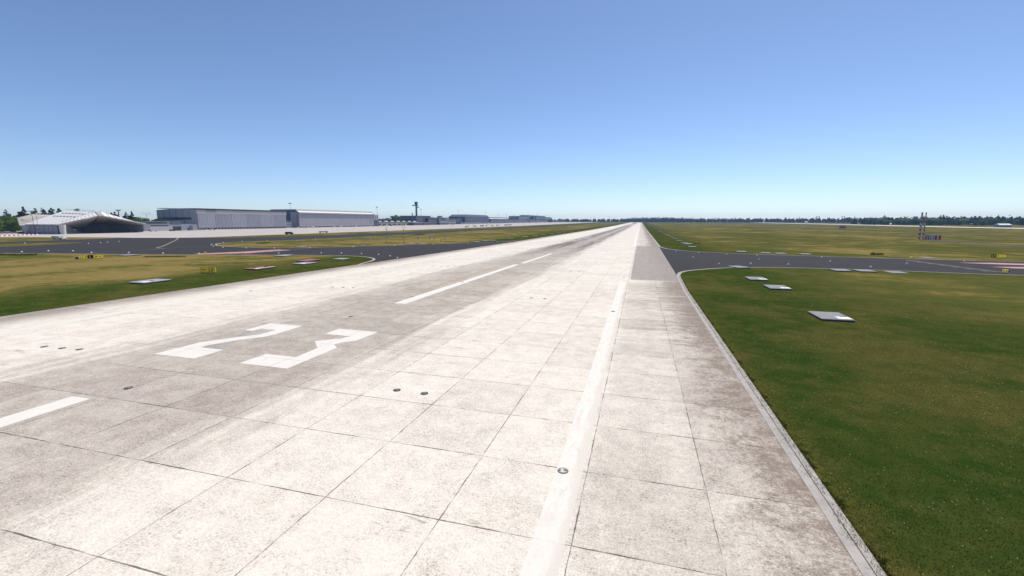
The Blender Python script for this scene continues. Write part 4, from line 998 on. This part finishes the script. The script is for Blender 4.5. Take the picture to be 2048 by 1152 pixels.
# apron ground equipment
t = thing('baggage_trailer', -230, 296, 'pale lilac covered trailer at the apron edge before the largest hangar', 'trailer', None, R(60))
G().box(-3.2,3.2,-.9,.9,.5,.7).build('bed', 'steel', t); G().box(-3.1,-.9,-.8,.8,.702,1.25).box(-.7,1.0,-.8,.8,.702,1.15).box(1.2,3.1,-.8,.8,.702,1.25).build('load', 'car_grey', t)
for sx in (-2.4,2.4):
    for s_ in (-1,1): G().bar((sx,s_*.75,.28),(sx,s_*.92,.28),.28,n=10).build('wheel', 'tyre', t)
def loader(x, y, rz, label):
    t = thing('belt_loader', x, y, label, 'loader', 'belt loaders at the apron edge', R(rz))
    G().box(-3,3,-.9,.9,.5,1.0).build('chassis', 'steel_dark', t); G().add([(-3.6,-.5,1.05),(-3.6,.5,1.05),(3.8,.5,3.4),(3.8,-.5,3.4),(-3.6,-.5,1.3),(-3.6,.5,1.3),(3.8,.5,3.65),(3.8,-.5,3.65)], [(0,1,2,3),(4,5,6,7),(0,1,5,4),(1,2,6,5),(2,3,7,6),(3,0,4,7)]).build('conveyor', 'facade_b', t)
    G().box(-2.9,-1.6,-.85,-.2,1.002,2.0).build('cab', 'car_dark', t)
    for sx in (-2,2):
        for s_ in (-1,1): G().bar((sx,s_*.7,.4),(sx,s_*.95,.4),.4,n=10).build('wheel', 'tyre', t)
for k, (x, y) in enumerate([(-246,636),(-258,700),(-262,775),(-261,800),(-266,850)]): loader(x, y, 60+170*(k % 2), f"belt loader at the apron edge, {ORD[k]} from the left")
def dolly(x, y, rz, label):
    t = thing('container_dolly', x, y, label, 'trailer', 'loaded dollies at the apron edge', R(rz))
    G().box(-4,4,-1,1,.4,.6).build('bed', 'steel_dark', t); G().box(-3.8,-1.4,-.9,.9,.602,2.0).box(-1.1,1.3,-.9,.9,.602,1.8).box(1.5,3.8,-.9,.9,.602,2.1).build('load', 'car_dark', t)
    for sx in (-3,3):
        for s_ in (-1,1): G().bar((sx,s_*.8,.25),(sx,s_*1.02,.25),.25,n=8).build('wheel', 'tyre', t)
for k, (x, y) in enumerate([(-262,748),(-266,905),(-268,925),(-270,955)]): dolly(x, y, 75, f"train of dark dollies at the apron edge, {ORD[k]} from the left")
for k, (x, y) in enumerate([(-240,565),(-243,700),(-246,800),(-247,980),(-250,1120),(-250,1300)]):
    t = thing('apron_pole', x, y, f"thin dark pole on the apron edge, {ORD[k]} from the left", 'pole', 'thin poles on the apron edge')
    G().cyl(0,0,-.2,5,.16,.12,6).build('pole', 'steel_dark', t); G().box(-.35,.35,-.3,.3,5,5.4).build('head', 'steel', t)
# red and white barriers
def barrier():
    t = thing('plastic_barrier', 0, 0, 'x', 'barrier')
    G().add([(-1.1,-.35,0),(1.1,-.35,0),(1.1,.35,0),(-1.1,.35,0),(-1.1,-.12,.95),(1.1,-.12,.95),(1.1,.12,.95),(-1.1,.12,.95)], [(0,3,2,1),(4,5,6,7),(0,1,5,4),(1,2,6,5),(2,3,7,6),(3,0,4,7)]).build('body', 'red', t)
    G().add([(1.15,-.35,0),(2.9,-.35,0),(2.9,.35,0),(1.15,.35,0),(1.15,-.12,.95),(2.9,-.12,.95),(2.9,.12,.95),(1.15,.12,.95)], [(0,3,2,1),(4,5,6,7),(0,1,5,4),(1,2,6,5),(2,3,7,6),(3,0,4,7)]).build('body', 'white', t)
    return t
pb = barrier()
for k in range(9):
    u = k/8; o = place(pb, k > 0, -339.5-14*u, 168.2+23*u, R(121.3), f"red and white plastic barrier before the canopy hangar, {ORD[k]} from the left", 'row of plastic barriers'); o.scale = (.72, .8, .55)
t = thing('fence', -380, 182, 'low dark fence running behind the plastic barriers at the left edge', 'fence', None, R(115))
for k in range(14): G().cyl(-26+4*k,0,-.3,1.6,.06).build('post', 'steel_dark', t)
G().box(-26,26,-.03,.03,.5,1.5).build('mesh_panel', 'steel_dark', t)

# ---------------------------------------------------------------- trees
def leafcloud(centres, radii, n, leaf, squash=1.0):
    """n leaf-clump quads spread through ellipsoids"""
    vs = np.zeros((n*4, 3)); c = np.array(centres); r = np.array(radii); k = rng.choice(len(c), n, p=(r.prod(1)**.67)/(r.prod(1)**.67).sum())
    d = rng.normal(size=(n, 3)); d /= np.linalg.norm(d, axis=1)[:, None]
    rad = rng.uniform(.55, 1.08, n)[:, None]
    p = c[k] + d*rad*r[k]
    u = rng.normal(size=(n, 3)); u -= (u*d).sum(1)[:, None]*d*.6; u /= np.linalg.norm(u, axis=1)[:, None]
    v = np.cross(d + rng.normal(size=(n,3))*.35, u); v /= np.linalg.norm(v, axis=1)[:, None]
    s = leaf*rng.uniform(.55, 1.3, n)[:, None]; s2 = s*rng.uniform(.5, 1., n)[:, None]
    vs[0::4] = p-u*s; vs[1::4] = p-v*s2; vs[2::4] = p+u*s; vs[3::4] = p+v*s2
    return vs
def np_mesh(name, vs, mat, k=4):
    n = len(vs)//k; me = bpy.data.meshes.new(name)
    me.vertices.add(len(vs)); me.vertices.foreach_set('co', np.asarray(vs, dtype=np.float32).ravel())
    me.loops.add(len(vs)); me.loops.foreach_set('vertex_index', np.arange(len(vs), dtype=np.int32))
    me.polygons.add(n); me.polygons.foreach_set('loop_start', np.arange(0, len(vs), k, dtype=np.int32))
    me.update(calc_edges=True); me.validate(); me.materials.append(MT[mat]); return me
def conifer_mesh(i, h=20., n=2000):
    C_, R_ = [], []
    for k in range(22):
        u = k/21; z = h*(.10 + .88*u); w_ = h*.27*(1-u)**.85*(.9+.2*random.random()) + .25
        for a in range(6 if k < 15 else 3):
            q = a*1.05 + k*.7 + random.random()*.5; C_.append((w_*.6*math.cos(q), w_*.6*math.sin(q), z - w_*.12)); R_.append((w_*.48+.1, w_*.48+.1, h*.035))
    return np_mesh('crown', leafcloud(C_, R_, n, .62), 'conifer')
def broad_mesh(i, h=14., n=1200, mat='leaf'):
    C_, R_ = [], []
    for k in range(11):
        q = random.random()*6.28; rr = random.uniform(0, .30)*h; z = h*random.uniform(.38, .82)
        s = h*random.uniform(.13, .24); C_.append((rr*math.cos(q), rr*math.sin(q), z)); R_.append((s, s, s*.8))
    C_.append((0,0,h*.30)); R_.append((h*.32,h*.32,h*.22)); C_.append((0,0,h*.12)); R_.append((h*.27,h*.27,h*.13))
    return np_mesh('crown', leafcloud(C_, R_, n, .75), mat)
con = [conifer_mesh(i) for i in range(4)]; brd = [broad_mesh(i) for i in range(4)]; brb = [broad_mesh(i, mat='leaf_bright') for i in range(3)]
trunk_c = G().bar((0,0,-1),(.1,0,17),.35,.06,7).mesh('trunk', 'bark')
gt = G().bar((0,0,-1),(.2,.1,5),.42,.26,7)
for k in range(5):
    q = k*1.3; gt.bar((.15,.1,4+.5*k),(3*math.cos(q),3*math.sin(q),8.5+.5*k),.17,.05,5)
trunk_b = gt.mesh('trunk', 'bark')
def tree(kind, x, y, h, label, grp, wide=1.):
    t = thing({'c':'conifer_tree','b':'broadleaf_tree','l':'broadleaf_tree'}[kind], x, y, label, 'tree', grp, random.random()*6.28)
    base = 20. if kind == 'c' else 14.
    ms = {'c':con,'b':brd,'l':brb}[kind]
    for nm, me in (('crown', random.choice(ms)), ('trunk', trunk_c if kind == 'c' else trunk_b)):
        o = bpy.data.objects.new(nm, me); scene.collection.objects.link(o); o.parent = t
    s = h/base; t.scale = (s*wide, s*wide, s); return t
LT = [(-650,330,20.5,'leftmost conifer'),(-618,327,23,'tall left conifer of the close pair'),(-611,333,22,'right conifer of the close pair'),(-594,330,22,'first conifer above the beige wing'),(-588,336,20.5,'second conifer above the beige wing'),(-581,330,21.5,'third conifer above the beige wing'),(-572,332,21.5,'fourth conifer above the beige wing'),(-566,328,21,'fifth conifer above the beige wing'),(-560,340,22,'lone conifer left of the roof crest')]
for k, (x, y, h) in enumerate([(-478,236,11.5),(-490,244,12),(-497,252,12.5),(-505,250,12),(-512,262,13),(-486,232,10),(-520,258,12),(-500,238,10.5),(-474,244,11)]):
    tree('l', x, y, h, f"bright leafy tree directly left of the canopy hangar, {ORD[k]} of the group", 'bright trees left of the canopy hangar', 1.35)
for x, y, h, l in LT: tree('c', x, y, h, f"{l} behind the folded roof hangar", 'conifers behind the canopy hangar', 1.6)
for k, (x, y, h, w_, kd) in enumerate([(-665,330,15,1.2,'b'),(-652,318,15,1.2,'b'),(-640,335,16,1.2,'b'),(-632,312,14,1.2,'b'),(-628,340,16,1.2,'b'),(-612,318,15.5,1.2,'b'),(-602,342,15,1.2,'b'),(-560,300,10,1.2,'l'),(-548,295,8.5,1.2,'l'),(-570,305,11.5,1.1,'l'),(-530,282,8,1.1,'l'),(-520,275,7,1.1,'l'),(-582,330,15,1.2,'b'),(-590,345,15,1.2,'b'),(-540,290,9,1.2,'l'),(-596,290,12.5,1.2,'b'),(-612,288,13,1.2,'b'),(-628,285,12,1.2,'l'),(-508,268,7,1.1,'l'),(-500,262,6,1.1,'b')]):
    tree(kd, x, y, h, f"{'bright green' if kd=='l' else 'dark green'} bushy tree at the left photo edge behind the hangar, {ORD[k]} of the group", 'bushy trees at the left edge', w_)
for k, (x, y, h) in enumerate([(-502,325,16.5),(-497,330,16.8),(-489,328,17.6),(-484,334,17.2),(-474,332,17.6),(-505,332,15.5),(-520,420,19),(-508,425,18)]):
    tree('c', x, y, h, f"dark conifer right of the folded roof crest, {ORD[k]} of the group", 'conifers right of the roof crest', 1.5)
for k, (x, y, h) in enumerate([(-482,320,13),(-470,322,12),(-462,325,11),(-455,332,11),(-478,345,13),(-466,350,12.5),(-500,350,13),(-452,345,10.5),(-520,480,14),(-500,470,13)]):
    tree('lb'[k % 2], x, y, h, f"leafy tree in the gap between canopy roof and grey hangar, {ORD[k]} of the group", 'leafy trees between the hangars', 1.2)
for k in range(36):
    x = -560 - random.random()*60; y = 1000 + k*7.5 + random.random()*5; h = random.uniform(14,19)
    if k < 4: x, h = -575, 23 - k
    tree('b' if k % 3 else 'l', x, y, h, 'leafy tree of the row behind the pier left of the control tower', 'trees left of the control tower', 1.25)
for k in range(4): tree('l', -500, 888+7*k, 11+k % 2, f"bright tree at the foot of the control tower, {ORD[k]} from the left", 'bright trees at the control tower foot', 1.2)
for k in range(10): tree('bc'[k % 2], -530, 1010+22*k, 20, 'dark tree rising behind the terminal roofs', 'trees behind the terminal roofs', 1.3)
# wood edge on the right: nearest rows as single trees
NR = 175
for k in range(NR):
    u = k/NR; bx = 560 + 560*u; front = 1150 + 230*(1-u) + random.uniform(-40, 60)
    row = k % 3; y = front + row*55; x = bx*(1 + row*.03) + random.uniform(-4,4)
    if row == 2 and random.random() < .35: tree('c', x, y+40, random.uniform(19, 27), 'dark conifer of the rear row of the right wood', 'rear conifers of the right wood', 1.35)
    else: tree('b' if random.random() < .7 else 'l', x, y, random.uniform(9, 14) + row*3, 'leafy tree of the front rows of the right wood', 'front leafy trees of the right wood', 1.5)
for k, (x, y, h) in enumerate([(858,1690,15),(868,1700,18),(880,1690,16),(890,1700,14),(872,1680,12),(770,1790,19),(782,1800,21),(760,1800,17),(792,1810,20)]):
    tree('b', x, y, h, f"rounded tree beside the small buildings at the far wood, {ORD[k]} of the group", 'rounded trees by the far small buildings', 1.6)
# far wood: one mass
def wood(name, rows, label, leaf=3.2):
    allv = []
    for (x0, y0, x1, y1, n, h0, h1, seedh) in rows:
        for k in range(n):
            u = k/n; x = x0+(x1-x0)*u + rng.uniform(-12,12); y = y0+(y1-y0)*u + rng.uniform(-25,60)
            h = (h0+(h1-h0)*u)*rng.uniform(.78, 1.12)
            b = H(x, y); cc = [(x, y, b+h*.35), (x+rng.uniform(-3,3), y, b+h*.62)]; rr = [(7.5, 7.5, h*.38), (5, 5, h*.36)]
            if rng.random() < .1: cc.append((x, y, b+h*.86)); rr.append((2.4, 2.4, h*.22))
            allv.append(leafcloud(cc, rr, 42, leaf))
    o = bpy.data.objects.new(name, np_mesh(name, np.concatenate(allv), 'wood')); scene.collection.objects.link(o)
    return tag(o, label, 'wood', None, 'stuff')
wood('far_wood', [(-1500,2950,-500,3000,170,19,21,0),(-500,2950,-50,3000,110,20,22,0),(-50,2980,700,2650,190,22,21,0),(700,2650,1500,1800,220,20,24,0),(-50,3100,700,2800,120,25,25,0),(700,2750,1600,1900,150,24,26,0),
                  (-90,3350,330,3300,130,30,32,0),(20,3500,230,3500,70,36,36,0)], 'dark wood along the horizon behind the runway end')
wood('far_wood', [(640,1600,1750,1250,220,19,24,0),(700,1720,1800,1400,160,23,27,0)], 'dark wood mass behind the tree rows on the right', 2.6)
wood('far_wood', [(-1500,1500,-800,2400,160,20,20,0)], 'dark wood behind the terminal buildings on the left')

# ---------------------------------------------------------------- near grass blades and clover heads
edge = lambda y: 6.10 + .10*np.sin(y*2.1) + .07*np.sin(y*5.3+1) + .05*np.sin(y*11.7) + np.interp(y, [0,62,72,82], [0,0,.2,.5])
def blades(n, xf, y0, y1, hgt, wdt, name, mat, label):
    y = y0 + (y1-y0)*rng.random(n)**1.6
    x = xf(y, rng.random(n)); z = hf(x, y)
    a = rng.random(n)*6.283; h = hgt*rng.uniform(.5, 1.3, n); w_ = wdt*rng.uniform(.6, 1.3, n)
    lean = rng.normal(size=(n, 2))*1.0*h[:, None]
    vs = np.zeros((n*3, 3)); vs[0::3] = np.stack([x-w_*np.cos(a), y-w_*np.sin(a), z-.01], 1); vs[1::3] = np.stack([x+w_*np.cos(a), y+w_*np.sin(a), z-.01], 1)
    vs[2::3] = np.stack([x+lean[:,0], y+lean[:,1], z+h], 1)
    o = bpy.data.objects.new(name, np_mesh(name, vs, mat, 3)); scene.collection.objects.link(o); return tag(o, label, 'grass', None, 'stuff')
edge = lambda y: 6.10 + .10*np.sin(y*2.1) + .07*np.sin(y*5.3+1) + .05*np.sin(y*11.7) + np.interp(y, [0,62,72,82], [0,0,.2,.5])
blades(190000, lambda y, r: np.minimum(edge(y) - .03, 6.2 + np.interp(y, [0,62,72,82], [0,0,.2,.5])) + (9 + y*.55)*r**1.2, 9.5, 62, .038, .013, 'grass', 'blade', 'short green grass beside the right runway kerb')
0 and blades(30000, lambda y, r: edge(y) + .5*r, 9.5, 80, .05, .016, 'grass', 'blade', 'dense grass border along the right kerb')
blades(11000, lambda y, r: edge(y) - .10 + .35*r**.8, 9.5, 80, .085, .016, 'grass', 'blade', 'ragged grass fringe hanging over the right kerb')
def heads(n, x0, x1, y0, y1, s):
    cx = rng.uniform(x0, x1, n//14+1); cy = rng.uniform(y0, y1, n//14+1); k = rng.integers(0, len(cx), n)
    f = rng.random(n) < .55
    x = np.where(f, cx[k]+rng.normal(size=n)*1.1, rng.uniform(x0, x1, n)); y = np.where(f, cy[k]+rng.normal(size=n)*1.4, rng.uniform(y0, y1, n))
    ok = (x > 6.3) | (x < -52.9); x, y = x[ok], y[ok]; n = len(x); z = hf(x, y) + .07*rng.uniform(.6,1.2,n); q = s*rng.uniform(.6,1.4,n)
    vs = np.zeros((n*4,3)); vs[0::4] = np.stack([x-q,y,z],1); vs[1::4] = np.stack([x,y-q,z-q*.6],1); vs[2::4] = np.stack([x+q,y,z],1); vs[3::4] = np.stack([x,y+q,z+q*.6],1)
    return vs
v_ = np.concatenate([heads(3000, 6.5, 30, 10, 42, .013), heads(700, -75, -53, 20, 50, .020), heads(500, 8, 34, 42, 70, .018)])
o = bpy.data.objects.new('clover_flowers', np_mesh('clover_flowers', v_, 'flower', 4)); scene.collection.objects.link(o)
tag(o, 'tiny pale clover heads scattered through the grass', 'flowers', None, 'stuff')

# ---------------------------------------------------------------- haze
hm = bpy.data.materials.new('haze_air'); hm.use_nodes = True; ht = hm.node_tree; ht.nodes.clear()
ho = ht.nodes.new('ShaderNodeOutputMaterial'); pv = ht.nodes.new('ShaderNodeVolumePrincipled')
pv.inputs['Color'].default_value = (.42, .64, 1.0, 1); pv.inputs['Density'].default_value = .00009; pv.inputs['Anisotropy'].default_value = 0.
ht.links.new(pv.outputs[0], ho.inputs['Volume'])
g = G().box(-4200, 4200, -900, 5200, -3.5, 72); hz = g.build('haze', hm); hz['kind'] = 'stuff'
